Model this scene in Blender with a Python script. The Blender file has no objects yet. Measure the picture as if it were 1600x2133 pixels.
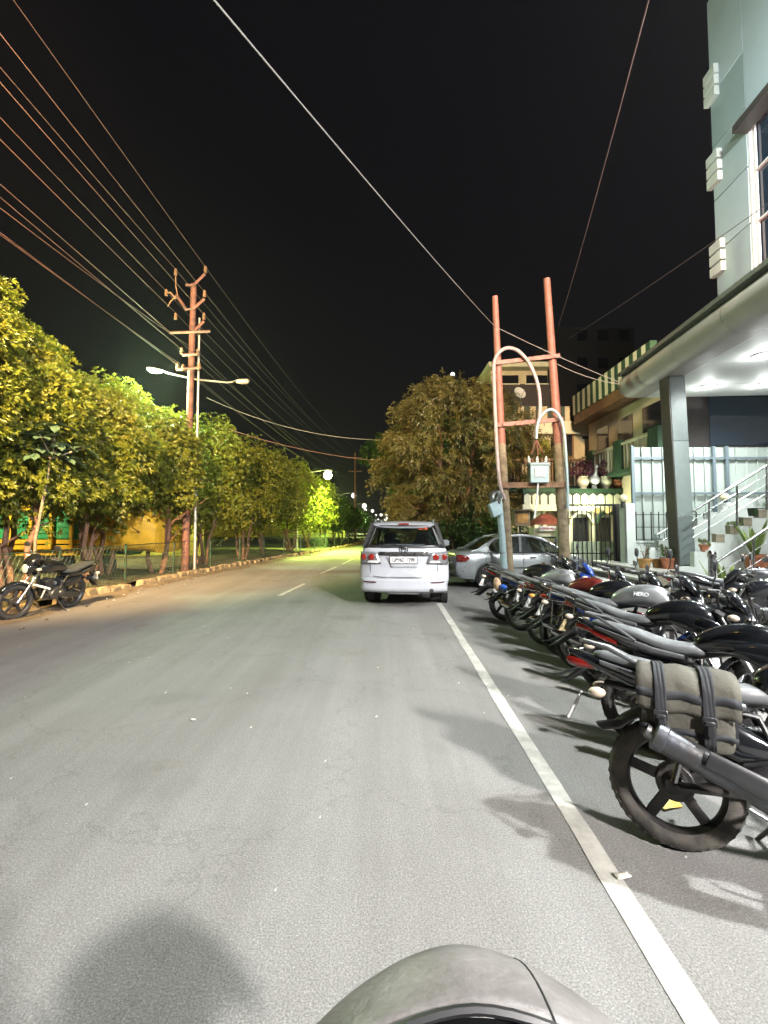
import bpy, bmesh, math, random
import numpy as np
from mathutils import Vector, Matrix, Euler
R = math.radians
C = bpy.context.scene.collection
sc = bpy.context.scene

# ---------------------------------------------------------------- camera
CAMH, F, PITCH, PPY = 1.6, 1000.0, R(3.0), 1043.0
cd = bpy.data.cameras.new("camera"); cam = bpy.data.objects.new("camera", cd); C.objects.link(cam)
cam.location = (0, 0, CAMH); cam.rotation_euler = (R(90) + PITCH, 0, 0)
cd.sensor_width = 36; cd.sensor_fit = 'AUTO'; cd.lens = F / 2133 * 36
cd.shift_y = -(1066.5 - PPY) / 2133; cd.clip_start = .05; cd.clip_end = 3000
sc.camera = cam

# ---------------------------------------------------------------- world, moon light, exposure
w = bpy.data.worlds.new("World"); sc.world = w; w.use_nodes = True
nt = w.node_tree; bg = nt.nodes['Background']
tc = nt.nodes.new('ShaderNodeTexCoord'); sp = nt.nodes.new('ShaderNodeSeparateXYZ'); cr = nt.nodes.new('ShaderNodeValToRGB')
nt.links.new(tc.outputs['Generated'], sp.inputs[0]); nt.links.new(sp.outputs['Z'], cr.inputs[0]); nt.links.new(cr.outputs[0], bg.inputs[0])
cr.color_ramp.elements[0].position = 0.0; cr.color_ramp.elements[0].color = (.0085, .0078, .0080, 1)
cr.color_ramp.elements[1].position = .55; cr.color_ramp.elements[1].color = (.0052, .0046, .0058, 1)
bg.inputs[1].default_value = 1.0
sl = bpy.data.lights.new("moonlight", 'SUN'); sl.energy = .02; sl.angle = R(.5); sl.color = (.8, .88, 1)
so = bpy.data.objects.new("moonlight", sl); C.objects.link(so); so.rotation_euler = (R(72), 0, R(172))
sc.view_settings.view_transform = 'Standard'; sc.view_settings.look = 'None'
sc.view_settings.exposure = 0; sc.view_settings.gamma = 1
sc.cycles.use_denoising = True
sc.cycles.max_bounces = 6; sc.cycles.transparent_max_bounces = 12; sc.cycles.sample_clamp_indirect = 3
sc.cycles.caustics_reflective = False; sc.cycles.caustics_refractive = False

def ray(px, py):
    x, y = (px - 800) / F, -(py - PPY) / F
    return Vector((x, math.cos(PITCH) - y * math.sin(PITCH), y * math.cos(PITCH) + math.sin(PITCH)))
def at(px, py, Y):
    d = ray(px, py); t = Y / d.y
    return Vector((d.x * t, Y, CAMH + d.z * t))
def gnd(px, py, z=0.0):
    d = ray(px, py); t = (z - CAMH) / d.z
    return Vector((d.x * t, d.y * t, z))

# ---------------------------------------------------------------- mesh builder
class MB:
    def __init__(s): s.v = []; s.f = []
    def add(s, vs, fs):
        n = len(s.v); s.v += [tuple(v) for v in vs]; s.f += [tuple(i + n for i in f) for f in fs]; return s
    def box(s, c, d, rot=None, taper=1.0):
        c = Vector(c); m = (Euler(rot).to_matrix() if rot is not None else None); vs = []
        for sz in (-1, 1):
            k = taper if sz > 0 else 1
            for sx, sy in ((-1, -1), (1, -1), (1, 1), (-1, 1)):
                p = Vector((sx * d[0] / 2 * k, sy * d[1] / 2 * k, sz * d[2] / 2))
                if m: p = m @ p
                vs.append(c + p)
        return s.add(vs, [(3, 2, 1, 0), (4, 5, 6, 7), (0, 1, 5, 4), (1, 2, 6, 5), (2, 3, 7, 6), (3, 0, 4, 7)])
    def bb(s, a, b):
        return s.box([(a[i] + b[i]) / 2 for i in range(3)], [abs(b[i] - a[i]) for i in range(3)])
    def bar(s, p0, p1, wx, wz, up=(0, 0, 1)):
        p0 = Vector(p0); p1 = Vector(p1); d = (p1 - p0).normalized(); u = Vector(up)
        if abs(d.dot(u)) > .98: u = Vector((0, 1, 0))
        sd = d.cross(u).normalized(); u = sd.cross(d)
        vs = []
        for p in (p0, p1):
            for a, b in ((-1, -1), (1, -1), (1, 1), (-1, 1)): vs.append(p + sd * a * wx / 2 + u * b * wz / 2)
        return s.add(vs, [(3, 2, 1, 0), (4, 5, 6, 7), (0, 1, 5, 4), (1, 2, 6, 5), (2, 3, 7, 6), (3, 0, 4, 7)])
    def tube(s, pts, r, n=8, cap=True, flat=1.0):
        pts = [Vector(p) for p in pts]; m = len(pts); rs = r if isinstance(r, (list, tuple)) else [r] * m
        vs = []; fs = []; prev = None
        for i, p in enumerate(pts):
            t = (pts[min(i + 1, m - 1)] - pts[max(i - 1, 0)])
            t = t.normalized() if t.length > 1e-9 else Vector((0, 0, 1))
            if prev is None:
                a = Vector((0, 0, 1)) if abs(t.z) < .9 else Vector((1, 0, 0)); nrm = t.cross(a).normalized()
            else:
                nrm = prev - t * prev.dot(t); nrm = nrm.normalized() if nrm.length > 1e-6 else t.orthogonal().normalized()
            prev = nrm; b = t.cross(nrm)
            for k in range(n):
                a = 2 * math.pi * k / n; vs.append(p + (nrm * math.cos(a) + b * math.sin(a) * flat) * rs[i])
        for i in range(m - 1):
            for k in range(n):
                k2 = (k + 1) % n; fs.append((i * n + k, i * n + k2, (i + 1) * n + k2, (i + 1) * n + k))
        if cap: fs.append(tuple(range(n - 1, -1, -1))); fs.append(tuple((m - 1) * n + k for k in range(n)))
        return s.add(vs, fs)
    def cyl(s, p0, p1, r0, r1=None, n=16): return s.tube([p0, p1], [r0, r0 if r1 is None else r1], n)
    def lathe(s, prof, c=(0, 0, 0), axis='Z', n=24, closed=False):
        vs = []; fs = []; m = len(prof); c = Vector(c)
        for r, h in prof:
            for k in range(n):
                a = 2 * math.pi * k / n; x, y = r * math.cos(a), r * math.sin(a)
                vs.append(c + Vector({'Z': (x, y, h), 'Y': (x, h, y), 'X': (h, x, y)}[axis]))
        for i in range(m if closed else m - 1):
            j = (i + 1) % m
            for k in range(n):
                k2 = (k + 1) % n; fs.append((i * n + k, i * n + k2, j * n + k2, j * n + k))
        return s.add(vs, fs)
    def loft(s, secs, n=20, cap=True, axis='X'):
        # secs: (t, a, b, ra, rb, e): superellipse rings
        vs = []; fs = []; m = len(secs)
        for q in secs:
            t, a, b, ra, rb = q[:5]; e = q[5] if len(q) > 5 else 2.4
            for k in range(n):
                an = 2 * math.pi * k / n; ca, sa = math.cos(an), math.sin(an)
                u = a + ra * math.copysign(abs(ca) ** (2 / e), ca); v = b + rb * math.copysign(abs(sa) ** (2 / e), sa)
                vs.append({'X': (t, u, v), 'Y': (u, t, v), 'Z': (u, v, t)}[axis])
        for i in range(m - 1):
            for k in range(n):
                k2 = (k + 1) % n; fs.append((i * n + k, i * n + k2, (i + 1) * n + k2, (i + 1) * n + k))
        if cap: fs.append(tuple(range(n - 1, -1, -1))); fs.append(tuple((m - 1) * n + k for k in range(n)))
        return s.add(vs, fs)
    def rings(s, rs, cap=False, close=True):
        n = len(rs[0]); vs = [p for r in rs for p in r]; fs = []
        for i in range(len(rs) - 1):
            for k in range(n if close else n - 1):
                k2 = (k + 1) % n; fs.append((i * n + k, i * n + k2, (i + 1) * n + k2, (i + 1) * n + k))
        if cap: fs.append(tuple(range(n - 1, -1, -1))); fs.append(tuple((len(rs) - 1) * n + k for k in range(n)))
        return s.add(vs, fs)
    def ball(s, c, r, n=14, m=9):
        rr = r if isinstance(r, (list, tuple)) else (r, r, r); c = Vector(c); rs = []
        for i in range(m + 1):
            a = math.pi * i / m - math.pi / 2; a = max(min(a, 1.565), -1.565)
            rs.append([c + Vector((rr[0] * math.cos(a) * math.cos(2 * math.pi * k / n), rr[1] * math.cos(a) * math.sin(2 * math.pi * k / n), rr[2] * math.sin(a))) for k in range(n)])
        return s.rings(rs, cap=True)
    def prism(s, poly, lo, hi, axis='Y'):
        n = len(poly); f = {'Y': lambda p, h: (p[0], h, p[1]), 'X': lambda p, h: (h, p[0], p[1]), 'Z': lambda p, h: (p[0], p[1], h)}[axis]
        vs = [f(p, lo) for p in poly] + [f(p, hi) for p in poly]
        fs = [tuple(range(n)), tuple(range(2 * n - 1, n - 1, -1))] + [(k, k + n, (k + 1) % n + n, (k + 1) % n) for k in range(n)]
        return s.add(vs, fs)
    def build(s, name, mat, parent=None, smooth=38, bevel=0, solid=0, sub=0, loc=None, rot=None):
        me = bpy.data.meshes.new(name); me.from_pydata(s.v, [], s.f)
        bm = bmesh.new(); bm.from_mesh(me); bmesh.ops.recalc_face_normals(bm, faces=bm.faces); bm.to_mesh(me); bm.free()
        return finish(name, me, mat, parent, smooth, bevel, solid, sub, loc, rot)
def finish(name, me, mat, parent=None, smooth=38, bevel=0, solid=0, sub=0, loc=None, rot=None):
    if mat: me.materials.append(mat)
    if smooth:
        me.polygons.foreach_set('use_smooth', [True] * len(me.polygons)); me.set_sharp_from_angle(angle=R(smooth))
    o = bpy.data.objects.new(name, me); C.objects.link(o)
    if parent: o.parent = parent
    if loc is not None: o.location = loc
    if rot is not None: o.rotation_euler = rot
    if solid: m = o.modifiers.new('s', 'SOLIDIFY'); m.thickness = solid; m.offset = 0
    if bevel: m = o.modifiers.new('b', 'BEVEL'); m.width = bevel; m.segments = 2; m.limit_method = 'ANGLE'; m.angle_limit = R(40)
    if sub: m = o.modifiers.new('u', 'SUBSURF'); m.levels = sub; m.render_levels = sub
    return o
def tag(o, label=None, cat=None, group=None, kind=None):
    if label: o['label'] = label
    if cat: o['category'] = cat
    if group: o['group'] = group
    if kind: o['kind'] = kind
    return o
def thing(name, label, cat, loc=(0, 0, 0), rz=0, group=None, rx=0, ry=0, scale=1):
    o = bpy.data.objects.new(name, None); C.objects.link(o); o.location = loc; o.rotation_euler = (rx, ry, rz); o.scale = (scale,) * 3
    o.empty_display_size = .1
    return tag(o, label, cat, group)
def light(kind, loc, energy, color, size=.1, parent=None, name='lamp_light', rot=None, spot=None, blend=.5):
    l = bpy.data.lights.new(name, kind); l.energy = energy; l.color = color
    if kind == 'AREA': l.size = size
    else: l.shadow_soft_size = size
    if kind == 'SPOT': l.spot_size = R(spot or 150); l.spot_blend = blend
    o = bpy.data.objects.new(name, l); C.objects.link(o); o.location = loc
    if rot is not None: o.rotation_euler = rot
    if parent: o.parent = parent
    return o
def text_mesh(name, s, size, mat, parent, loc, rot, ext=.002, sx=1.0):
    cu = bpy.data.curves.new('t', 'FONT'); cu.body = s; cu.size = size; cu.extrude = ext; cu.align_x = 'CENTER'; cu.align_y = 'CENTER'
    cu.offset = size * .022
    o = bpy.data.objects.new('t', cu); C.objects.link(o); bpy.context.view_layer.update()
    me = bpy.data.meshes.new_from_object(o.evaluated_get(bpy.context.evaluated_depsgraph_get()))
    bpy.data.objects.remove(o); bpy.data.curves.remove(cu); me.materials.clear()
    r = finish(name, me, mat, parent, 0, loc=loc, rot=rot); r.scale = (sx, 1, 1); return r

# ---------------------------------------------------------------- materials
def mat(name, col, rough=.6, metal=0, var=.0, vs=6, bump=0, bs=40, col2=None, emit=None, es=1, coat=0, spec=.5, trans=0, alpha=1, obj=True):
    m = bpy.data.materials.new(name); m.use_nodes = True; n = m.node_tree; b = n.nodes['Principled BSDF']
    b.inputs['Base Color'].default_value = (*col, 1); b.inputs['Roughness'].default_value = rough; b.inputs['Metallic'].default_value = metal
    b.inputs['Coat Weight'].default_value = coat; b.inputs['Coat Roughness'].default_value = .06; b.inputs['Specular IOR Level'].default_value = spec
    b.inputs['Transmission Weight'].default_value = trans; b.inputs['Alpha'].default_value = alpha
    if emit: b.inputs['Emission Color'].default_value = (*emit, 1); b.inputs['Emission Strength'].default_value = es
    if var or col2 or bump:
        t = n.nodes.new('ShaderNodeTexCoord')
    if var or col2:
        no = n.nodes.new('ShaderNodeTexNoise'); no.inputs['Scale'].default_value = vs; no.inputs['Detail'].default_value = 5; no.inputs['Roughness'].default_value = .6
        n.links.new(t.outputs['Object'], no.inputs['Vector'])
        r = n.nodes.new('ShaderNodeValToRGB'); r.color_ramp.elements[0].position = .35; r.color_ramp.elements[1].position = .65
        c2 = col2 or tuple(c * (1 - var) for c in col)
        r.color_ramp.elements[0].color = (*c2, 1); r.color_ramp.elements[1].color = (*[min(1, c * (1 + var * .5)) for c in col], 1)
        n.links.new(no.outputs['Fac'], r.inputs[0]); n.links.new(r.outputs[0], b.inputs['Base Color'])
        mr = n.nodes.new('ShaderNodeMapRange'); mr.inputs['To Min'].default_value = min(1, rough * 1.25); mr.inputs['To Max'].default_value = rough * .8
        n.links.new(no.outputs['Fac'], mr.inputs['Value']); n.links.new(mr.outputs[0], b.inputs['Roughness'])
    if bump:
        n2 = n.nodes.new('ShaderNodeTexNoise'); n2.inputs['Scale'].default_value = bs; n2.inputs['Detail'].default_value = 6
        n.links.new(t.outputs['Object'], n2.inputs['Vector'])
        bu = n.nodes.new('ShaderNodeBump'); bu.inputs['Strength'].default_value = bump; bu.inputs['Distance'].default_value = .02
        n.links.new(n2.outputs['Fac'], bu.inputs['Height']); n.links.new(bu.outputs[0], b.inputs['Normal'])
    return m
def leafmat(name, c1, c2, trans=.35, rough=.45, sc_=3.0):
    m = bpy.data.materials.new(name); m.use_nodes = True; n = m.node_tree; b = n.nodes['Principled BSDF']; out = n.nodes['Material Output']
    t = n.nodes.new('ShaderNodeTexCoord'); no = n.nodes.new('ShaderNodeTexNoise'); no.inputs['Scale'].default_value = sc_; no.inputs['Detail'].default_value = 8; no.inputs['Roughness'].default_value = .75
    n.links.new(t.outputs['Object'], no.inputs['Vector'])
    r = n.nodes.new('ShaderNodeValToRGB'); r.color_ramp.elements[0].position = .36; r.color_ramp.elements[1].position = .64
    r.color_ramp.elements[0].color = (*c1, 1); r.color_ramp.elements[1].color = (*c2, 1)
    n.links.new(no.outputs['Fac'], r.inputs[0]); n.links.new(r.outputs[0], b.inputs['Base Color']); b.inputs['Roughness'].default_value = rough
    tr = n.nodes.new('ShaderNodeBsdfTranslucent'); n.links.new(r.outputs[0], tr.inputs[0])
    mx = n.nodes.new('ShaderNodeMixShader'); mx.inputs[0].default_value = trans
    n.links.new(b.outputs[0], mx.inputs[1]); n.links.new(tr.outputs[0], mx.inputs[2]); n.links.new(mx.outputs[0], out.inputs['Surface'])
    return m
def glassmat(name, tint, fac=.25, rough=.02):
    m = bpy.data.materials.new(name); m.use_nodes = True; n = m.node_tree; out = n.nodes['Material Output']; n.nodes.remove(n.nodes['Principled BSDF'])
    tr = n.nodes.new('ShaderNodeBsdfTransparent'); tr.inputs[0].default_value = (*tint, 1)
    gl = n.nodes.new('ShaderNodeBsdfGlossy'); gl.inputs['Roughness'].default_value = rough; gl.inputs[0].default_value = (.9, .95, 1, 1)
    fr = n.nodes.new('ShaderNodeFresnel'); fr.inputs[0].default_value = 1.5
    ad = n.nodes.new('ShaderNodeMath'); ad.operation = 'ADD'; ad.inputs[1].default_value = fac * .3; n.links.new(fr.outputs[0], ad.inputs[0])
    mx = n.nodes.new('ShaderNodeMixShader'); n.links.new(ad.outputs[0], mx.inputs[0]); n.links.new(tr.outputs[0], mx.inputs[1]); n.links.new(gl.outputs[0], mx.inputs[2])
    n.links.new(mx.outputs[0], out.inputs['Surface']); return m
def emat(name, col, s):
    m = bpy.data.materials.new(name); m.use_nodes = True; n = m.node_tree; n.nodes.remove(n.nodes['Principled BSDF'])
    e = n.nodes.new('ShaderNodeEmission'); e.inputs[0].default_value = (*col, 1); e.inputs[1].default_value = s
    n.links.new(e.outputs[0], n.nodes['Material Output'].inputs['Surface']); return m

def asphalt():
    m = bpy.data.materials.new('asphalt'); m.use_nodes = True; n = m.node_tree; b = n.nodes['Principled BSDF']; L = n.links.new
    g = n.nodes.new('ShaderNodeNewGeometry')
    def noise(s, d=6, ro=.6, vec=None):
        x = n.nodes.new('ShaderNodeTexNoise'); x.inputs['Scale'].default_value = s; x.inputs['Detail'].default_value = d; x.inputs['Roughness'].default_value = ro
        L(vec or g.outputs['Position'], x.inputs['Vector']); return x
    def ramp(src, p0, c0, p1, c1):
        r = n.nodes.new('ShaderNodeValToRGB'); r.color_ramp.elements[0].position = p0; r.color_ramp.elements[1].position = p1
        r.color_ramp.elements[0].color = (*c0, 1); r.color_ramp.elements[1].color = (*c1, 1); L(src, r.inputs[0]); return r
    def mul(a, bb, f=1, mode='MULTIPLY'):
        x = n.nodes.new('ShaderNodeMix'); x.data_type = 'RGBA'; x.blend_type = mode; x.inputs[0].default_value = f
        L(a, x.inputs[6]); L(bb, x.inputs[7]); return x
    big = ramp(noise(.45, 5).outputs['Fac'], .3, (.205, .20, .196), .7, (.255, .25, .246))
    # long streaks along the road
    mp = n.nodes.new('ShaderNodeMapping'); mp.inputs['Scale'].default_value = (2.2, .12, 1); L(g.outputs['Position'], mp.inputs[0])
    st = ramp(noise(1.0, 6, .65, mp.outputs[0]).outputs['Fac'], .35, (.82, .81, .79), .62, (1.05, 1.05, 1.04))
    c = mul(big.outputs[0], st.outputs[0], .8)
    sp1 = ramp(noise(120, 3, .75).outputs['Fac'], .36, (.58, .58, .57), .66, (1.38, 1.38, 1.36)); c = mul(c.outputs[2], sp1.outputs[0], .85)
    vo = n.nodes.new('ShaderNodeTexVoronoi'); vo.inputs['Scale'].default_value = 110; L(g.outputs['Position'], vo.inputs['Vector'])
    sp2 = ramp(vo.outputs['Distance'], .1, (1.35, 1.35, 1.3), .5, (.8, .8, .8)); c = mul(c.outputs[2], sp2.outputs[0], .55)
    stn = ramp(noise(1.1, 7, .7).outputs['Fac'], .60, (1, 1, 1), .72, (.80, .73, .69)); c = mul(c.outputs[2], stn.outputs[0], .9)
    vc = n.nodes.new('ShaderNodeTexVoronoi'); vc.feature = 'DISTANCE_TO_EDGE'; vc.inputs['Scale'].default_value = .55
    wp = n.nodes.new('ShaderNodeVectorMath'); wp.operation = 'ADD'; L(g.outputs['Position'], wp.inputs[0]); L(noise(1.6, 5, .7).outputs['Color'], wp.inputs[1]); L(wp.outputs[0], vc.inputs['Vector'])
    ck = ramp(vc.outputs['Distance'], .0, (.72, .71, .7), .012, (1, 1, 1)); c = mul(c.outputs[2], ck.outputs[0], .55)
    oil = ramp(noise(.8, 3, .5).outputs['Fac'], .60, (1, 1, 1), .68, (.80, .79, .78)); c = mul(c.outputs[2], oil.outputs[0], .7)
    # brown dust drifting in from the left verge
    sx = n.nodes.new('ShaderNodeSeparateXYZ'); L(g.outputs['Position'], sx.inputs[0])
    mr = n.nodes.new('ShaderNodeMapRange'); mr.inputs['From Min'].default_value = -6.8; mr.inputs['From Max'].default_value = -3.2; mr.inputs['To Min'].default_value = 1.15; mr.inputs['To Max'].default_value = 0; L(sx.outputs['X'], mr.inputs[0])
    mm = n.nodes.new('ShaderNodeMath'); mm.operation = 'MULTIPLY'; L(mr.outputs[0], mm.inputs[0]); L(noise(2.5, 8, .7).outputs['Fac'], mm.inputs[1])
    dm = n.nodes.new('ShaderNodeMix'); dm.data_type = 'RGBA'; L(mm.outputs[0], dm.inputs[0]); L(c.outputs[2], dm.inputs[6]); dm.inputs[7].default_value = (.21, .165, .13, 1)
    L(dm.outputs[2], b.inputs['Base Color']); b.inputs['Roughness'].default_value = .82; b.inputs['Specular IOR Level'].default_value = .35
    bu = n.nodes.new('ShaderNodeBump'); bu.inputs['Strength'].default_value = .35; bu.inputs['Distance'].default_value = .006
    L(sp1.outputs[0], bu.inputs['Height']); L(bu.outputs[0], b.inputs['Normal']); return m

M = {}
M['asphalt'] = asphalt()
M['dirt'] = mat('dirt', (.16, .12, .075), .95, var=.4, vs=2.5, bump=.6, bs=12)
M['verge'] = mat('verge', (.07, .062, .03), .95, var=.5, vs=3, bump=.8, bs=20)
M['line'] = mat('line_paint', (.50, .49, .45), .7, var=.15, vs=7, bump=.3, bs=120, col2=(.34, .33, .30))
M['faded'] = mat('faded_paint', (.2, .2, .19), .8, var=.3, vs=9, col2=(.15, .15, .145))
M['kerb'] = mat('kerb_stone', (.26, .19, .10), .9, var=.6, vs=3.1, bump=.8, bs=14, col2=(.08, .062, .045))
M['steel'] = mat('steel', (.5, .52, .52), .25, 1, var=.1)
M['chrome'] = mat('chrome', (.75, .76, .77), .12, 1)
M['dullmetal'] = mat('dull_metal', (.32, .33, .33), .42, .9, var=.25, vs=20)
M['engine'] = mat('engine_metal', (.12, .12, .125), .45, .8, var=.4, vs=25)
M['blackmetal'] = mat('black_metal', (.02, .02, .021), .38, .3, var=.5, vs=15, col2=(.05, .045, .04))
M['frameblack'] = mat('frame_black', (.018, .018, .018), .4)
M['rubber'] = mat('rubber', (.028, .027, .026), .8, var=.3, vs=12, bump=.5, bs=60)
M['dustyrubber'] = mat('dusty_rubber', (.075, .068, .056), .85, var=.5, vs=9, bump=.2, bs=140, col2=(.03, .028, .026))
M['seat'] = mat('seat_vinyl', (.045, .05, .052), .36, var=.2, vs=8, bump=.15, bs=200, spec=.7)
M['seatgrey'] = mat('seat_vinyl_grey', (.10, .108, .112), .45, var=.15, vs=6, bump=.12, bs=200, spec=.7)
M['plastic'] = mat('black_plastic', (.022, .023, .025), .35, var=.3, vs=10, spec=.6)
M['dustplastic'] = mat('dusty_plastic', (.06, .06, .06), .5, var=.4, vs=8, col2=(.03, .03, .03))
M['white'] = mat('white_plate', (.7, .7, .68), .5, var=.1, vs=20)
M['redlens'] = mat('red_lens', (.19, .01, .007), .12, coat=.8)
M['orangelens'] = mat('orange_lens', (.75, .35, .08), .2, coat=.6)
M['clearlens'] = mat('clear_lens', (.6, .62, .62), .1, .4, coat=1)
M['mirror'] = mat('mirror_glass', (.7, .73, .75), .03, 1)
M['ink'] = mat('ink', (.01, .01, .012), .6)
M['cleartext'] = mat('logo_white', (.7, .72, .74), .3)
def paint(name, c, metal=.2, rough=.25): return mat('paint_' + name, c, rough, metal, coat=.9, var=.12, vs=5)
M['pblack'] = paint('black', (.012, .014, .017), .3, .18); M['pblue'] = paint('blue', (.012, .04, .2)); M['pmaroon'] = paint('maroon', (.13, .018, .015))
M['psilver'] = paint('silver', (.34, .36, .37), .5, .32); M['pred'] = paint('red', (.4, .03, .015)); M['pgrey'] = paint('grey', (.12, .125, .13), .5, .35)
# ================================================================ SETTING
def sheet(name, pts, z, m, kind='structure'):
    me = bpy.data.meshes.new(name); me.from_pydata([(p[0], p[1], z) for p in pts], [], [tuple(range(len(pts)))])
    bm = bmesh.new(); bm.from_mesh(me); bmesh.ops.recalc_face_normals(bm, faces=bm.faces)
    for f in bm.faces:
        if f.normal.z < 0: f.normal_flip()
    bm.to_mesh(me); bm.free()
    o = finish(name, me, m, None, 0); return tag(o, kind=kind)
sheet('ground', [(-600, -80), (600, -80), (600, 1200), (-600, 1200)], -.02, M['dirt'])
KERB = [(-6.9, -40), (-6.75, 0), (-6.6, 8.2), (-6.55, 11), (-6.35, 14.2), (-5.75, 18.8), (-5.0, 23.5), (-3.6, 30.8), (-2.4, 40), (-1.2, 60), (.5, 107), (6, 200), (14, 320)]
def kerbx(y):
    for (x0, y0), (x1, y1) in zip(KERB, KERB[1:]):
        if y <= y1: return x0 + (x1 - x0) * (y - y0) / (y1 - y0)
    return KERB[-1][0]
RIGHT = [(40, 320), (24, 200), (13, 107), (7.5, 60), (4.6, 30), (3.4, 19), (3.6, 15.6), (16, 15.4), (16, -40)]
road_pts = KERB + RIGHT
# triangulated strip road so the polygon stays planar and clean
sheet('road', road_pts, 0.0, M['asphalt'])
def strip(p0, p1, wd, z=.004):
    p0 = Vector(p0); p1 = Vector(p1); d = (p1 - p0).normalized(); n_ = Vector((d.y, -d.x)) * wd / 2
    return [(p0 + n_), (p1 + n_), (p1 - n_), (p0 - n_)]
mb = MB(); rnd = random.Random(3)
a = gnd(1462, 2133).xy; b = gnd(928, 1278).xy; d = (b - a); A0 = a - d * .5; B0 = b + d * .6
N = 60; rows = []
for i in range(N + 1):   # slightly ragged edges
    p = A0.lerp(B0, i / N); n_ = Vector((d.y, -d.x)).normalized()
    e1, e2 = .052 + rnd.uniform(-.004, .004), .052 + rnd.uniform(-.004, .004)
    rows += [(p.x + n_.x * e1, p.y + n_.y * e1, .004), (p.x - n_.x * e2, p.y - n_.y * e2, .004)]
mb.add(rows, [(2 * i, 2 * i + 2, 2 * i + 3, 2 * i + 1) for i in range(N)])
tag(mb.build('road_edge_line', M['line'], smooth=0), kind='structure')
mb = MB()
for q0, q1, wd in (((582, 1241), (634, 1216), .11), ((668, 1195), (700, 1181), .11), ((712, 1176), (735, 1164), .11)):
    s_ = strip(gnd(*q0).xy, gnd(*q1).xy, wd); mb.add([(p.x, p.y, .004) for p in s_], [(0, 1, 2, 3)])
tag(mb.build('road_centre_line', M['line'], smooth=0), kind='structure')
# verge behind the kerb: raised soil with bumps
mb = MB(); vs = []; fs = []; ys = [-12 + i * .8 for i in range(90)] + [60 + 6 * i for i in range(1, 44)]; NX = 12
for y in ys:
    for k in range(NX):
        x = kerbx(y) - .24 - (0 if k == 0 else (k ** 1.7) * .55)
        vs.append((x, y, .12 + (0 if k < 1 else rnd.uniform(-.03, .05))))
for i in range(len(ys) - 1):
    for k in range(NX - 1): q = i * NX + k; fs.append((q, q + 1, q + NX + 1, q + NX))
mb.add(vs, fs); tag(mb.build('verge', M['verge']), kind='structure')
# kerb stones in one run
mb = MB(); y = -6
while y < 70:
    L = .42 + rnd.uniform(-.04, .05); x0, x1 = kerbx(y), kerbx(y + L); an = math.atan2(x1 - x0, L)
    if rnd.random() > .07: mb.box(((x0 + x1) / 2 - .11 + rnd.uniform(-.035, .03), y + L / 2, .06 + rnd.uniform(-.03, .025)), (.22 + rnd.uniform(-.03, .03), L - rnd.uniform(.02, .07), .19), (rnd.uniform(-.09, .09), rnd.uniform(-.14, .14), -an + rnd.uniform(-.09, .09)), rnd.uniform(.74, .92))
    y += L
tag(mb.build('kerb', M['kerb'], bevel=.02), kind='structure')
# brown dirt drift along the kerb foot: thin ragged sheet
mb = MB(); vs = []; fs = []; n = 0
for i in range(110):
    y = -8 + i * .7; wd = .28 + .3 * abs(math.sin(y * 1.3) * math.sin(y * .37 + 1)) + rnd.uniform(0, .12)
    vs += [(kerbx(y) - .02, y, .03), (kerbx(y) + wd * .45, y, .014), (kerbx(y) + wd, y, .003)]
for i in range(109):
    for k in (0, 1): fs.append((3 * i + k, 3 * i + k + 1, 3 * i + k + 4, 3 * i + k + 3))
mb.add(vs, fs); tag(mb.build('dirt_drift', M['dirt']), kind='stuff')
# litter: bits of paper and dry leaves by the kerb and on the road
M['paper'] = mat('paper', (.6, .58, .52), .8); M['dryleaf'] = mat('dry_leaf', (.12, .07, .03), .8)
mb = MB(); mb2 = MB()
for i in range(330):
    y = rnd.uniform(3, 30); x = kerbx(y) + abs(rnd.gauss(0, .5)) - .05
    s_ = rnd.uniform(.015, .05); h_ = rnd.uniform(.006, .02); a_ = rnd.uniform(0, 6.3); (mb if i % 4 == 0 else mb2).add([(x + s_ * math.cos(a_ + q) * (1 if q % 2 < 1 else .5), y + s_ * math.sin(a_ + q), .01 + h_ * (k % 2)) for k, q in enumerate((0, 1.4, 3.1, 4.6))], [(0, 1, 2), (0, 2, 3)])
for i in range(60):
    x, y = rnd.uniform(-5, 3), rnd.uniform(2, 12); s_ = rnd.uniform(.006, .016); mb.add([(x, y, .006), (x + s_, y, .006), (x + s_, y + s_ * 1.6, .012), (x, y + s_, .006)], [(0, 1, 2, 3)])
o = mb.build('paper_litter', M['paper'], smooth=0); tag(o, kind='stuff'); tag(mb2.build('dry_leaf_litter', M['dryleaf'], smooth=0), kind='stuff')
def scrap(px, py, wx, wy, m, label, name='paper_scrap', cat='litter', rz=0):
    p = gnd(px, py); mb = MB(); n_ = 5; vs = []
    for i in range(n_):
        for j in range(n_): vs.append((wx * (i / (n_ - 1) - .5), wy * (j / (n_ - 1) - .5), .008 + rnd.uniform(0, .012)))
    mb.add(vs, [(i * n_ + j, i * n_ + j + 1, (i + 1) * n_ + j + 1, (i + 1) * n_ + j) for i in range(n_ - 1) for j in range(n_ - 1)])
    return tag(mb.build(name, m, solid=.002, loc=p, rot=(0, 0, rz)), label, cat)
M['yellowpaper'] = mat('yellow_paper', (.75, .45, .06), .6, var=.3, vs=30, col2=(.8, .7, .3))
scrap(1390, 1678, .13, .09, M['yellowpaper'], 'yellow printed wrapper lying behind the wheel of the saddlebag motorcycle', 'wrapper', rz=.3)
scrap(1298, 1830, .07, .03, M['paper'], 'small torn white paper stuck on the white edge line', rz=.2)
scrap(402, 1502, .04, .02, M['paper'], 'tiny white scrap alone in the middle of the road')
scrap(305, 1210, .26, .14, M['paper'], 'crumpled white packet lying against the left kerb', 'crumpled_packet', rz=.5)

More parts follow.
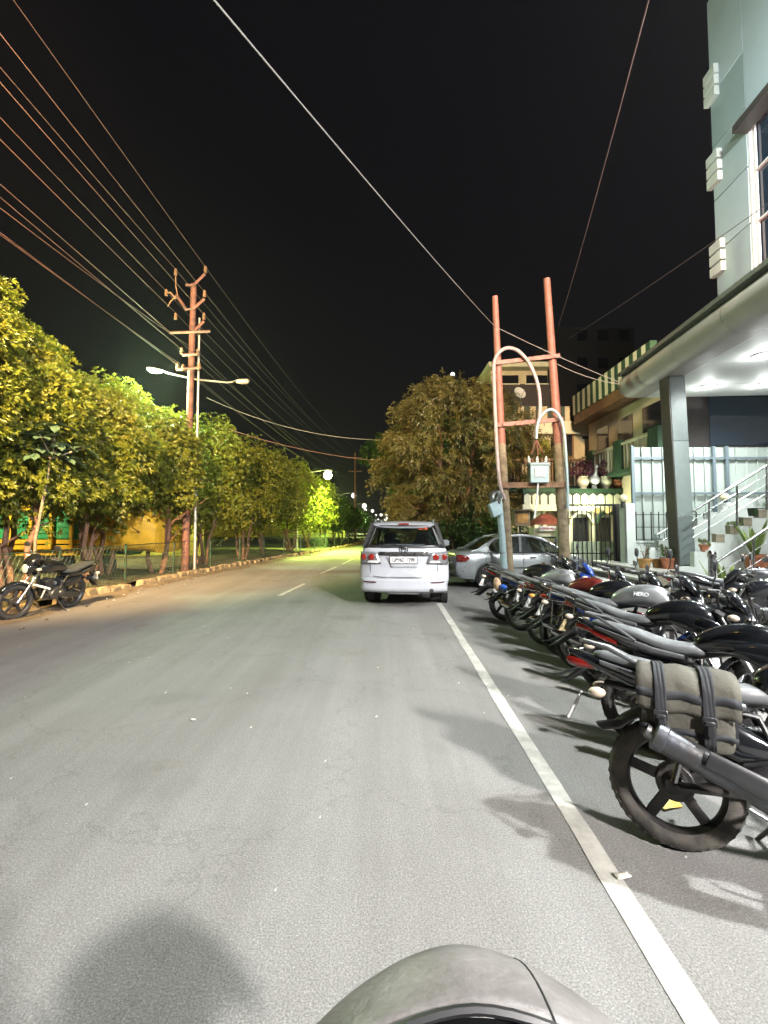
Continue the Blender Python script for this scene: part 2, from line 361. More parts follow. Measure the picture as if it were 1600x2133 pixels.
# ---------------------------------------------------------------- left fence
M['fencegreen'] = mat('fence_green', (.03, .09, .06), .5, .4, var=.5, vs=8, col2=(.05, .04, .02))
fe = thing('wire_fence', 'low rusty green wire mesh fence running along the left verge under the trees', 'fence', (kerbx(8), 8, .12))
O = Vector((kerbx(8), 8, .12)); mb = MB()
py = [-4 + 2.4 * i for i in range(20)]
for y in py:
    x = kerbx(y) - .42; mb2 = MB(); mb2.bar(Vector((x, y, .0)) - O + Vector((0, 0, .1)), Vector((x + rnd.uniform(-.03, .03), y, 1.12)) - O, .045, .045); mb2.build('post', M['fencegreen'], fe)
for h_ in (1.08, .72, .3):
    pts = [Vector((kerbx(y) - .42, y, h_)) - O for y in [-4 + .8 * i for i in range(58)]]
    mb.tube(pts, .011 if h_ > 1 else .006, 5)
wv = MB()
for i in range(330):
    y = -3.8 + i * .137
    for dy, in ((.55,), (-.55,)):
        p0 = Vector((kerbx(y) - .42, y, .14)) - O; y1 = y + dy; p1 = Vector((kerbx(y1) - .42, y1, 1.08)) - O; wv.tube([p0, p1], .0026, 3, cap=False)
mb.build('rail_wires', M['fencegreen'], fe); wv.build('mesh_wires', M['fencegreen'], fe)

# ---------------------------------------------------------------- trees
def leafcloud(P, Nn, nl, L, W, droop, rng, spread=.9):
    """rosettes: P points (k,3), Nn outward unit normals"""
    k = len(P); ref = np.where(np.abs(Nn[:, 2:3]) < .9, np.array([[0, 0, 1.]]), np.array([[1., 0, 0]]))
    u = np.cross(Nn, ref); u /= np.linalg.norm(u, axis=1, keepdims=True) + 1e-9; v = np.cross(Nn, u)
    a = (rng.random((k, nl)) * .7 + np.arange(nl)[None] * 2 * np.pi / nl + rng.random((k, 1)) * 6.3)
    lean = spread * (.6 + .5 * rng.random((k, nl)))
    dirv = (u[:, None] * np.cos(a)[..., None] + v[:, None] * np.sin(a)[..., None]) * np.sin(lean)[..., None] + Nn[:, None] * np.cos(lean)[..., None]
    dirv[..., 2] -= droop * rng.random((k, nl)); dirv /= np.linalg.norm(dirv, axis=2, keepdims=True)
    ll = L * (.65 + .6 * rng.random((k, nl)))[..., None]
    side = np.cross(dirv, Nn[:, None] + .3 * rng.standard_normal((k, nl, 3))); side /= np.linalg.norm(side, axis=2, keepdims=True) + 1e-9
    base = P[:, None] + np.zeros((k, nl, 1)); mid = base + dirv * ll * .5; tip = base + dirv * ll; tip[..., 2] -= .12 * ll[..., 0]
    V = np.stack([base, mid + side * W, tip, mid - side * W], axis=2).reshape(-1, 3)
    return V
def mesh_quads(name, V, m, parent=None, loc=None):
    nq = len(V) // 4; me = bpy.data.meshes.new(name); me.vertices.add(len(V)); me.vertices.foreach_set('co', V.astype(np.float32).ravel())
    me.loops.add(nq * 4); me.loops.foreach_set('vertex_index', np.arange(nq * 4, dtype=np.int32)); me.polygons.add(nq)
    me.polygons.foreach_set('loop_start', np.arange(nq, dtype=np.int32) * 4); me.polygons.foreach_set('loop_total', np.full(nq, 4, dtype=np.int32)); me.update(calc_edges=True)
    return finish(name, me, m, parent, 0, loc=loc)
def crown_points(blobs, n, rng, thick=.35, lump=.18):
    P = []; Nn = []
    tot = sum(b[3] * b[4] for b in blobs)
    for (cx, cy, cz, rr, rz) in blobs:
        k = int(n * rr * rz / tot); d = rng.standard_normal((k, 3)); d /= np.linalg.norm(d, axis=1, keepdims=True)
        lm = 1 + lump * np.sin(d[:, 0] * 5.1 + cx * 3) * np.sin(d[:, 1] * 4.3 + cy) + lump * .8 * np.sin(d[:, 2] * 7 + cz * 2 + d[:, 0] * 6)
        r = lm * (1 - thick * rng.random(k) ** 1.6)
        p = np.stack([cx + d[:, 0] * r * rr, cy + d[:, 1] * r * rr, cz + d[:, 2] * r * rz], 1)
        nn = d / np.array([rr, rr, rz]); nn /= np.linalg.norm(nn, axis=1, keepdims=True)
        keep = np.ones(k, bool)
        for (ax, ay, az, ar, az2) in blobs:
            if (ax, ay, az) == (cx, cy, cz): continue
            q = ((p[:, 0] - ax) / ar) ** 2 + ((p[:, 1] - ay) / ar) ** 2 + ((p[:, 2] - az) / az2) ** 2; keep &= q > .45
        keep &= (d[:, 2] > -.75) | (rng.random(k) < .4)
        P.append(p[keep]); Nn.append(nn[keep])
    P = np.concatenate(P); Nn = np.concatenate(Nn); Nn[:, 2] += .35; Nn += .3 * rng.standard_normal(Nn.shape); Nn /= np.linalg.norm(Nn, axis=1, keepdims=True)
    return P, Nn
def stems(base_r, H, rng, n=3, spread=.8):
    mb = MB()
    for i in range(n):
        a = rng.random() * 6.3; top = Vector((math.cos(a) * spread, math.sin(a) * spread, H)); b0 = Vector((math.cos(a) * .12, math.sin(a) * .12, -.1)); pts = []
        for j in range(8):
            t = j / 7; pts.append(b0.lerp(top, t) + Vector((rng.uniform(-.09, .09), rng.uniform(-.09, .09), 0)) * (1 if 0 < j < 7 else 0) + Vector((0, 0, math.sin(t * 3.1) * .1)))
        mb.tube(pts, [base_r * (1 - .75 * j / 7) for j in range(8)], 8)
        for q in range(5):
            j = rng.randint(2, 6); a2 = rng.random() * 6.3; L = rng.uniform(.5, 1.3); p = pts[j]
            e = p + Vector((math.cos(a2) * L, math.sin(a2) * L, L * rng.uniform(.3, .9))); m_ = p.lerp(e, .5) + Vector((rng.uniform(-.1, .1), rng.uniform(-.1, .1), .08))
            mb.tube([p, m_, e], [base_r * .38, base_r * .24, base_r * .08], 5)
    return mb
M['leafA'] = leafmat('leaf_yellow_green', (.085, .125, .013), (.21, .20, .022), .42)
M['leafB'] = leafmat('leaf_green', (.025, .07, .010), (.055, .12, .018), .4)
M['leafdark'] = leafmat('leaf_dark_green', (.02, .05, .012), (.045, .09, .02), .3)
M['leafbrown'] = leafmat('leaf_olive_brown', (.10, .09, .02), (.19, .15, .04), .35)
M['bark'] = mat('bark', (.17, .09, .055), .9, var=.45, vs=14, bump=.7, bs=30)
M['barkg'] = mat('bark_grey', (.2, .16, .11), .9, var=.4, vs=14, bump=.7, bs=30)
def tree(x, y, H, rr, nros, m, label, seed, name='tree', L=.17, W=.016, nl=8, nst=3, low=1.5, group='trees in a row along the left kerb', bark='bark', droop=.35, z0=.12, lump=.18, blobs=None):
    rng = np.random.default_rng(seed); rd = random.Random(seed)
    t = thing(name, label, 'tree', (x, y, z0), group=group)
    if blobs is None:
        blobs = [(0, 0, (H + low) / 2 + .1, rr * .8, (H - low) / 2 * .98)]
        for i in range(9):
            a = i * 2.4 + rd.uniform(-.4, .4); q = rr * rd.uniform(.35, .62); hz = low + (H - low) * rd.uniform(.22, .74); s_ = rr * rd.uniform(.34, .52)
            blobs.append((math.cos(a) * q, math.sin(a) * q, hz, s_, s_ * .95))
        for i in range(3): blobs.append((rd.uniform(-.4, .4) * rr, rd.uniform(-.4, .4) * rr, H - rr * rd.uniform(.28, .5), rr * .36, rr * .4))
    P, Nn = crown_points(blobs, nros, rng, lump=lump); V = leafcloud(P, Nn, nl, L, W, droop, rng)
    mesh_quads('crown', V, M[m], t)
    stems(.075 if nst > 1 else .13, low + (H - low) * .55, rd, nst, .55 * rr * .8).build('trunk', M[bark], t)
    return t
ordn = ['first', 'second', 'third', 'fourth', 'fifth', 'sixth', 'seventh', 'eighth', 'ninth', 'tenth', 'eleventh', 'twelfth', 'thirteenth', 'fourteenth', 'fifteenth', 'sixteenth']
TR = [(-8.6, 8.0, 6.5, 2.1, 6500, 'tallest tree of the left row, cut by the picture edge above the parked motorcycle'),
      (-8.0, 10.4, 5.3, 1.75, 5200, 'bushy tree with reddish crossed stems just beyond the tallest one of the left row'),
      (-9.6, 12.0, 6.6, 1.9, 4200, 'tall yellowish tree standing behind the low bushy trees of the left row'),
      (-7.8, 12.8, 5.1, 1.7, 4800, 'round tree with a leaning forked trunk, left of the overhead line pole'),
      (-8.6, 14.8, 5.9, 1.8, 3800, 'broad tree under the lit head of the double street lamp'),
      (-7.2, 15.3, 5.0, 1.5, 3600, 'dense tree hiding the foot of the overhead line pole'),
      (-7.0, 18.6, 5.5, 1.9, 3600, 'round tree right after the overhead line pole in the left row'),
      (-6.4, 21.8, 5.3, 1.9, 3000, 'second tree after the overhead line pole in the left row'),
      (-6.1, 25.0, 5.3, 2.0, 2600, 'third tree after the overhead line pole in the left row'),
      (-5.6, 28.6, 5.2, 2.0, 2200, 'fourth tree after the overhead line pole, olive lit, before the bright green ones'),
      (-5.1, 32.8, 5.0, 2.0, 1900, 'dim olive tree just before the bright green trees of the left row')]
for i, (x, y, H, rr, nr, lb) in enumerate(TR): tree(x, y, H, rr, int(nr * 3.2), 'leafA', lb, 11 + i, low=(1.35 if i < 6 else .95), L=.12, W=.0155, nl=10)
TR2 = [(-4.6, 37, 3.5, 1.7, 1500, 'bright green tree under the large green street lamp'), (-4.4, 42, 3.5, 1.8, 1300, 'bright green tree, second of the lamp lit group far down the left kerb'), (-4.3, 49, 3.5, 1.9, 1200, 'bright green tree, third of the lamp lit group far down the left kerb'),
       (-4.2, 57, 3.6, 2.0, 1000, 'small looking bright green tree, fourth of the lamp lit group'), (-3.9, 68, 3.6, 2.2, 900, 'far bright tree, fifth of the lamp lit group'), (-3.4, 84, 3.7, 2.4, 800, 'farthest tree of the left row, next to the white car roof')]
for i, (x, y, H, rr, nr, lb) in enumerate(TR2): tree(x, y, H, rr, nr, 'leafB', lb, 51 + i, L=.3, W=.06, nl=6, low=1.2, nst=2)
# dark big trees down the road on the right and behind
DT = [
      (4.4, 34, 9.5, 3.4, 1700, 'leafdark', 'dark green tree standing behind the feathery brown tree'), (2.6, 27, 4.4, 2.0, 1500, 'leafdark', 'low dark green tree between the white car and the silver sedan'),
      (6.2, 88, 12, 4.5, 1200, 'leafB', 'lamp lit green tree at the far right of the road end')]
for i, (x, y, H, rr, nr, m, lb) in enumerate(DT): tree(x, y, H, rr, nr, m, lb, 80 + i, L=.42, W=.08, nl=6, low=1.6, nst=1, group='dark trees down the road', z0=-.02)
tree(3.4, 44, 11, 3, 2600, 'leafB', 'tall dark green tree leaning over the road behind the white car', 91, L=.42, W=.08, nl=6, nst=1, low=3, group='dark trees down the road', z0=-.02,
     blobs=[(.6, 0, 4.0, 1.9, 2.4), (0, 0, 6.5, 2.2, 2.0), (-1.6, 0, 7.8, 2.0, 1.7), (-3.0, 0, 8.6, 1.7, 1.5), (-4.1, 0, 8.2, 1.3, 1.1), (.6, 0, 9.0, 2.2, 1.7), (-.8, 0, 9.8, 1.6, 1.2)])
tree(7.0, 70, 13, 3, 1800, 'leafB', 'big dim tree farther down the right roadside', 92, L=.6, W=.11, nl=6, nst=1, low=3, group='dark trees down the road', z0=-.02,
     blobs=[(.6, 0, 4.0, 2.6, 3.4), (0, 0, 8.5, 3.2, 3.0), (-2.6, 0, 10.8, 3.0, 2.2), (-5.0, 0, 12.0, 2.6, 2.0), (1.6, 0, 12.0, 3.2, 2.2)])
# feathery brown tree
def feathery(x, y, H, rr, label, seed, nb=330):
    rng = np.random.default_rng(seed); rd = random.Random(seed); t = thing('feathery_tree', label, 'tree', (x, y, -.02))
    fr = []; fn = []; tw = MB()
    for i in range(nb):
        hz = rd.uniform(1.0, H - .3); env = rr * (math.sin(min(1, max(0.02, (H - hz) / (H - 1.2))) ** .75 * 2.6)) + .3; a = rd.uniform(0, 6.283); q = env * rd.uniform(.55, 1.05)
        c = Vector((math.cos(a) * q, math.sin(a) * q, hz)); out = Vector((math.cos(a), math.sin(a), rd.uniform(-.1, .5))).normalized(); Ls = rd.uniform(.5, .95)
        tw.tube([c - out * .4, c, c + out * Ls * .6], [.012, .008, .004], 3, cap=False)
        for k in range(15):   # fronds radiating from twig end
            o = (out + Vector((rd.uniform(-1, 1), rd.uniform(-1, 1), rd.uniform(-.9, .6))) * .85).normalized(); n_ = 7
            for j in range(n_):
                s_ = j / n_; p = c + o * Ls * s_ + Vector((0, 0, -.3 * s_ * s_)); fr.append(p); fn.append((o + Vector((0, 0, -.6 * s_))).normalized())
    P = np.array([tuple(p) for p in fr]); Nn = np.array([tuple(p) for p in fn]); V = leafcloud(P, Nn, 3, .15, .017, .5, rng, spread=1.0)
    mesh_quads('crown', V, M['leafbrown'], t); tw.build('twigs', M['bark'], t, smooth=0)
    stems(.14, H * .75, rd, 2, .7).build('trunk', M['bark'], t); return t
feathery(2.75, 18.2, 7.3, 2.35, 'large feathery brownish tree behind the white car and the silver sedan', 5)
feathery(5.3, 19.6, 5.6, 1.5, 'smaller feathery tree between the double pole and the house', 9, 110)
# hedge under feathery tree
def bush(x, y, H, rr, nr, label, seed, m='leafB', L=.12, cat='bush', name='bush'):
    rng = np.random.default_rng(seed); t = thing(name, label, cat, (x, y, 0)); rd = random.Random(seed)
    blobs = [(rd.uniform(-.5, .5) * rr, rd.uniform(-.3, .3) * rr, H * rd.uniform(.4, .6), rr * .7, H * .5) for _ in range(5)]
    P, Nn = crown_points(blobs, nr, rng); mesh_quads('foliage', leafcloud(P, Nn, 7, L, .02, .2, rng), M[m], t); stems(.03, H * .5, rd, 4, rr * .5).build('stem', M['bark'], t); return t
bush(2.5, 15.9, 1.7, 1.2, 1900, 'dark green bush behind the boot of the silver sedan', 3, 'leafdark')
bush(3.6, 16.4, 2.3, 1.3, 2000, 'green bush right of the feathery tree trunk, behind the sedan roof', 4, 'leafB')
# broad leaved plant in the left row
def broad_leaf(x, y, z, label):
    t = thing('broad_leaved_tree', label, 'tree', (x, y, .12)); rd = random.Random(8); lf = MB(); st = MB()
    M['leafbroad'] = leafmat('leaf_broad', (.05, .09, .05), (.10, .15, .09), .15, .3)
    st.tube([(-.5, .3, -.1), (-.42, .2, 1.2), (-.1, .05, z - .8), (.0, 0, z - .3)], [.035, .03, .025, .02], 7)
    for i in range(16):
        a = rd.uniform(0, 6.3); q = rd.uniform(.1, .62); c = Vector((math.cos(a) * q, math.sin(a) * q * .8, z - .12 + rd.uniform(-.42, .32))); st.tube([(0, 0, z - .5), c], [.02, .012], 5)
        for k in range(8):
            b_ = k * .79 + rd.uniform(-.3, .3); o = Vector((math.cos(b_), math.sin(b_), rd.uniform(-.35, .45))).normalized(); L = rd.uniform(.24, .36); sd = o.cross(Vector((0, 0, 1))).normalized(); up = sd.cross(o)
            row = [(0, .01), (.25, .05), (.55, .082), (.8, .066), (1, .012)]; vs = []
            for s_, wd in row:
                p = c + o * L * (s_ + .1) + Vector((0, 0, -.1 * s_ * s_)); vs += [p + sd * wd + up * .01, p - up * .012, p - sd * wd + up * .01]
            lf.add(vs, [(3 * i_ + q_, 3 * i_ + q_ + 1, 3 * i_ + q_ + 4, 3 * i_ + q_ + 3) for i_ in range(4) for q_ in (0, 1)])
    lf.build('crown', M['leafbroad'], t); st.build('trunk', M['barkg'], t)
broad_leaf(-6.75, 9.7, 3.35, 'small tree with broad dark glossy leaves poking out above the parked motorcycle')

# ---------------------------------------------------------------- things behind the left trees
M['galv'] = mat('galvanised', (.35, .34, .32), .5, .6, var=.2, vs=10)
M['yellow'] = mat('truck_yellow', (.72, .42, .03), .6, var=.25, vs=3); M['tgreen'] = mat('truck_green', (.03, .30, .14), .6, var=.3, vs=3); M['turq'] = mat('turquoise', (.02, .42, .34), .6, var=.3, vs=2)
M['ywall'] = mat('yellow_wall', (.45, .44, .07), .8, var=.4, vs=1.2, bump=.2)
tk = thing('truck', 'yellow slatted cargo truck with a green band, seen through the left trees', 'truck', (-12.7, 14.6, 0))
mb = MB()
for i in range(12): mb.box((0 - 3.6 + i * .62, 0, 2.1), (.09, .09, 2.3))
for i in range(14):
    if 2 <= i <= 6: continue
    mb.box((-.2, .06, .95 + i * .17), (7.2, .05, .125))
mb.build('cargo_bed', M['yellow'], tk); mb = MB()
for i in range(2, 7): mb.box((-.2, .06, .95 + i * .17), (7.2, .05, .155))
mb.build('side_band', M['tgreen'], tk); MB().bb((-3.9, .1, .7), (3.5, 2.2, .85)).bb((-3.8, 2.1, .8), (3.4, 2.2, 3.2)).build('floor_and_far_side', M['yellow'], tk)
for x_ in (-2.8, -1.8, 2.6):
    MB().lathe([(.2, -.14), (.46, -.13), (.5, 0), (.46, .13), (.2, .14)], (x_, .35, .5), 'Y').build('wheel', M['rubber'], tk)
MB().loft([(3.6, 1.1, 1.7, 1.1, .9, 5), (4.6, 1.1, 1.75, 1.1, .95, 5), (5.3, 1.1, 1.5, 1.08, .7, 5), (5.7, 1.1, 1.2, 1.0, .45, 5)]).build('cab', M['yellow'], tk)
tn = thing('tarpaulin_cart', 'turquoise tarpaulin covered cart between the trunks of the left trees', 'cart', (-10.1, 16.6, 0))
MB().loft([(-1.5, 0, 1.2, .7, .55, 4), (-1.2, 0, 1.4, .8, .75, 4), (1.2, 0, 1.4, .8, .78, 4), (1.5, 0, 1.1, .75, .5, 4)]).build('cover', M['turq'], tn, bevel=.02)
for x_ in (-1, 1): MB().lathe([(.05, -.05), (.3, -.05), (.33, 0), (.3, .05), (.05, .05)], (x_, -.75, .33), 'Y').build('wheel', M['rubber'], tn)
wl = thing('boundary_wall', 'long yellow painted wall glimpsed behind the left trees', 'wall', (-16, 24, 0)); mb = MB().bb((-14, 0, 0), (7, .25, 2.2))
mb.build('panel', M['ywall'], wl); mb = MB()
for i in range(10): mb.bb((-14 + i * 2.2, -.08, 0), (-13.7 + i * 2.2, -.002, 2.3))
mb.build('piers', M['ywall'], wl)
wl2 = thing('boundary_wall', 'pale wall far behind the bright green trees', 'wall', (-9, 62, 0)); MB().bb((-14, 0, 0), (4, .25, 2.2)).bb((-14, -.1, 2.2), (4, .35, 2.35)).build('panel', M['ywall'], wl2)
for yx, yy, P_ in ((-11.9, 12.9, 2600), (-11.5, 20.5, 2600)):
    yl = thing('yard_lamp', 'small lamp on a post ' + ('lighting the yellow truck' if yy < 20 else 'lighting the yellow wall') + ' behind the left trees', 'lamp', (yx, yy, 0)); MB().tube([(0, 0, 0), (0, 0, 4.3)], [.04, .03], 8).build('pole', M['galv'], yl); MB().ball((0, 0, 4.4), .1).build('bulb', emat('yard_bulb', (1, .9, .5), 20), yl); light('POINT', (0, 0, 4.2), P_, (1, .85, .4), .1, yl)

hs = thing('shed', 'low dark shed behind the yellow wall on the left', 'shed', (-26, 28, 0)); MB().bb((-8, 0, 0), (8, 6, 3.2)).build('wall', M['barkg'], hs); MB().prism([(-8.4, 3.2), (8.4, 3.2), (0, 4.6)], -.3, 6.3).build('roof', M['frameblack'], hs)

# ---------------------------------------------------------------- lamps
M['lamp_on'] = emat('lamp_on_white', (.9, 1, .82), 60); M['lamp_far'] = emat('lamp_on_far', (1, 1, .88), 2.5); M['lamp_green'] = emat('lamp_on_green', (.85, 1, .45), 40); M['lamp_sod'] = emat('lamp_on_sodium', (1, .62, .2), 40)
M['galv'] = mat('galvanised', (.35, .34, .32), .5, .6, var=.2, vs=10); M['lampoff'] = mat('lamp_lens_off', (.55, .5, .4), .3)
M['rust'] = mat('red_oxide', (.15, .06, .042), .7, var=.5, vs=5, col2=(.07, .035, .028), bump=.2, bs=30); M['rust2'] = mat('rusty_brown', (.2, .11, .06), .7, var=.4, vs=8, bump=.3)
def lamp_head(parent, p, d, lens, w_=.18, L=.55, bulge=.3):
    d = Vector(d).normalized(); p = Vector(p); sd = d.cross(Vector((0, 0, 1))).normalized(); up = sd.cross(d); mb = MB(); rs = []
    for s_, a_, h_ in ((0, .3, .4), (.25, .8, .8), (.6, 1, 1), (.9, .8, .8), (1, .4, .4)):
        c = p + d * L * s_; rs.append([c + sd * w_ * a_ * math.cos(q) + up * (.07 * h_ * math.sin(q) if math.sin(q) > 0 else 0) for q in [2 * math.pi * k / 12 for k in range(12)]])
    mb.rings(rs, cap=True); mb.build('lamp_head', M['galv'], parent); mb = MB()
    rs = [[p + d * L * s_ + sd * w_ * a_ * .9 * math.cos(q) + up * (-.004 + .42 * w_ / .18 * (.16 if bulge < .1 else bulge) * a_ * min(0, math.sin(q))) for q in [2 * math.pi * k / 12 for k in range(12)]] for s_, a_ in ((.2, .5), (.5, 1), (.8, 1), (.95, .5))]
    mb.rings(rs, cap=True); return mb.build('lens', lens, parent)
def street_lamp(x, y, H, label, lens, P, col, arm=(1.6, 0), side=1, group='street lamps along the left kerb', head=1.0, arm2=None, r=.06, glow=0, spot=None):
    t = thing('street_lamp', label, 'street lamp', (x, y, 0), group=group)
    MB().tube([(0, 0, 0), (0, 0, H)], [r * 1.3, r], 10).build('pole', M['galv'], t)
    ax, ay = arm; MB().tube([(0, 0, H - .3), (ax * .4, ay * .4, H + .02), (ax, ay, H + .16)], [.035, .03, .025], 8).build('arm', M['galv'], t)
    lamp_head(t, (ax, ay, H + .16), (ax, ay, .0), M['lampoff'] if glow else lens, .18 * head, .55 * head)
    d = Vector((ax, ay, 0)).normalized()
    if glow: MB().ball((ax + d.x * .3, ay, H + .1 - glow), glow, 16, 10).build('glare_ball', lens, t)  # oversized lit ball stands for the glare around the lamp, not a real bowl
    if P and glow:
        light('SPOT', (ax + d.x * .35, ay + d.y * .35, H - .06 - 2 * glow), P, col, .12, t, spot=142, blend=.35); light('POINT', (ax + d.x * .35, ay + d.y * .35, H - .2 - 2 * glow), P * .07, col, .12, t)
    elif P and not spot: light('POINT', (ax + d.x * .35, ay + d.y * .35, H - .12), P, col, .5, t)
    if P and spot:
        o = light('SPOT', (ax + d.x * .35, ay + d.y * .35, H - .08), P, col, .12, t, spot=spot[1], blend=.8); v = Vector(spot[0]) - Vector((x + ax, y + ay, H)); o.rotation_euler = v.to_track_quat('-Z', 'Y').to_euler()
    return t
GREEN = (.78, 1, .42); SOD = (1, .68, .30); COOL = (.96, 1, .99)
# far lamps down the left kerb (the first is the large greenish one)
fl = [(683, 985, 30, 1.9, 12500), (737, 1029, 60, 2.0, 6000), (759, 1050, 90, 2.2, 9000), (760, 1060, 118, 2.0, 0), (776, 1062, 140, 2.6, 0), (772, 1073, 170, 2.4, 0), (783, 1072, 200, 3.0, 0), (788, 1081, 235, 4, 0), (778, 1089, 260, 4, 0), (795, 1086, 280, 4.5, 0)]
for i, (px, py_, Y, hd, P) in enumerate(fl):
    p = at(px, py_, Y); street_lamp(p.x - 1.9, Y, p.z, f'lit street lamp, number {i + 1} going away along the left kerb' if i else 'lit street lamp with a large greenish glow beyond the left trees', M['lamp_green'] if i == 0 else M['lamp_far'], P, (.74, 1, .18) if i == 0 else GREEN, head=1.1, glow=(10, 6, 5.5, 5, 3.6, 3.2, 3, 2.2, 2, 2)[i] * Y / 1000 * .85)
for i, (px, py_, Y, hd) in enumerate([(806, 1071, 150, 2.6), (806, 1078, 190, 3), (803, 1080, 230, 3.2), (794, 1070, 330, 2)]):
    p = at(px, py_, Y); street_lamp(p.x + 1.9, Y, p.z, f'lit street lamp on the right roadside, {ordn[i]} of the small far ones', M['lamp_far'], 0, COOL, arm=(-1.6, 0), head=1.1, glow=2.8 * Y / 1000, group='street lamps on the far right roadside')
# street lamps behind the camera whose light falls on the scene
street_lamp(10.3, -10.4, 9.2, 'tall cool white street lamp standing behind the viewer on the right', M['lamp_on'], 38000, (1, .95, .925), arm=(-1.4, 0), group='street lamps behind the viewer')
street_lamp(-6.6, .8, 7.8, 'tall sodium street lamp standing behind the viewer on the left', M['lamp_sod'], 50000, SOD, arm=(2.0, 0), group='street lamps behind the viewer', spot=((-8.8, 14, 4.8), 76))
street_lamp(5.9, -1.6, 8.4, 'tall sodium street lamp standing behind the viewer by the parking row', M['lamp_sod'], 21000, SOD, arm=(-2.0, 0), group='street lamps behind the viewer', spot=((4.2, 18, 7.2), 45))
# thin night haze lit by the lamps
hz = MB().bb((-120, -30, -1.3), (120, 420, 26)).build('haze', None, smooth=0); tag(hz, kind='stuff')
hm_ = bpy.data.materials.new('haze'); hm_.use_nodes = True; _n = hm_.node_tree; _n.nodes.remove(_n.nodes['Principled BSDF']); _v = _n.nodes.new('ShaderNodeVolumePrincipled'); _v.inputs['Color'].default_value = (.9, .92, .95, 1); _v.inputs['Density'].default_value = .00042; _v.inputs['Anisotropy'].default_value = .72; _n.links.new(_v.outputs[0], _n.nodes['Material Output'].inputs['Volume']); hz.data.materials.append(hm_)
# moon
md = ray(943, 780).normalized() * 1500; mn = MB().ball((0, 0, 0), 6.5, 20, 12).build('moon', emat('moon_glow', (.95, 1, .95), 2.5), loc=Vector((0, 0, CAMH)) + md); tag(mn, kind='structure')

# ---------------------------------------------------------------- overhead line pole with double lamp
PX, PY = -6.5, 16.0
lp = thing('line_pole', 'red oxide overhead line pole with angled cross arms rising from the left trees', 'utility pole', (PX, PY, 0))
ztop = at(398, 592, PY).z
MB().tube([(-.1, 0, 0), (0, 0, ztop)], [.13, .095], 10).build('pole_shaft', M['rust'], lp)
def zpx(y_, Y=PY): return at(400, y_, Y).z
mmpx = PY / 1000
def crossarm(pts): MB().tube([((x_ - 398) * mmpx, -.12, zpx(y_)) for x_, y_ in pts], .05, 4).build('cross_arm', M['rust'], lp, smooth=0)
crossarm([(384, 597), (400, 598), (424, 574)]); crossarm([(364, 618), (386, 648), (402, 645), (424, 626)]); crossarm([(400, 695), (424, 672)]); crossarm([(352, 696), (438, 693)]); crossarm([(380, 742), (410, 740)]); crossarm([(368, 772), (420, 768)])
INS = [(425, 565), (424, 615), (424, 662), (362, 570), (343, 613), (364, 662), (378, 733), (412, 736), (370, 766), (382, 768), (416, 765)]
for x_, y_ in INS:
    MB().lathe([(.02, -.12), (.06, -.1), (.03, -.05), (.065, -.03), (.03, .03), (.055, .05), (.02, .12)], ((x_ - 398) * mmpx, -.12, zpx(y_)), 'Z', 10).build('insulator', M['rust2'], lp)
MB().tube([((343 - 398) * mmpx, -.12, zpx(613)), ((352 - 398) * mmpx, -.12, zpx(613)), ((364 - 398) * mmpx, -.12, zpx(626))], .03, 6).tube([((362 - 398) * mmpx, -.12, zpx(572)), ((363 - 398) * mmpx, -.12, zpx(600)), ((368 - 398) * mmpx, -.12, zpx(622))], .02, 6).tube([((364 - 398) * mmpx, -.12, zpx(620)), ((352 - 398) * mmpx, -.12, zpx(632)), ((347 - 398) * mmpx, -.12, zpx(642))], .02, 6).build('jumper_bracket', M['rust2'], lp)
dl = thing('double_street_lamp', 'thin pale steel lamp post with two arms, left head lit and right head dark', 'street lamp', (PX + .18, PY + .1, 0))
H1 = zpx(660); MB().tube([(0, 0, 0), (0, 0, H1)], [.05, .035], 8).build('pole', M['galv'], dl)
zl = zpx(790); MB().tube([(-.02, -.05, zl), (-1.05, -.15, zl + .22)], .032, 8).tube([(0, -.05, zl), (1.05, -.15, zl - .13), (1.25, -.15, zl - .1)], .032, 8).build('arm', M['galv'], dl)
lamp_head(dl, (-1.05, -.15, zl + .24), (-1, -.2, .15), emat('lamp_on_greenish', (.72, 1, .55), 9), .17, .6); lamp_head(dl, (1.25, -.15, zl - .1), (1, -.1, .04), M['lampoff'], .15, .55)
light('POINT', (-1.4, -.35, zl + .0), 2600, (.7, 1, .55), .12, dl)

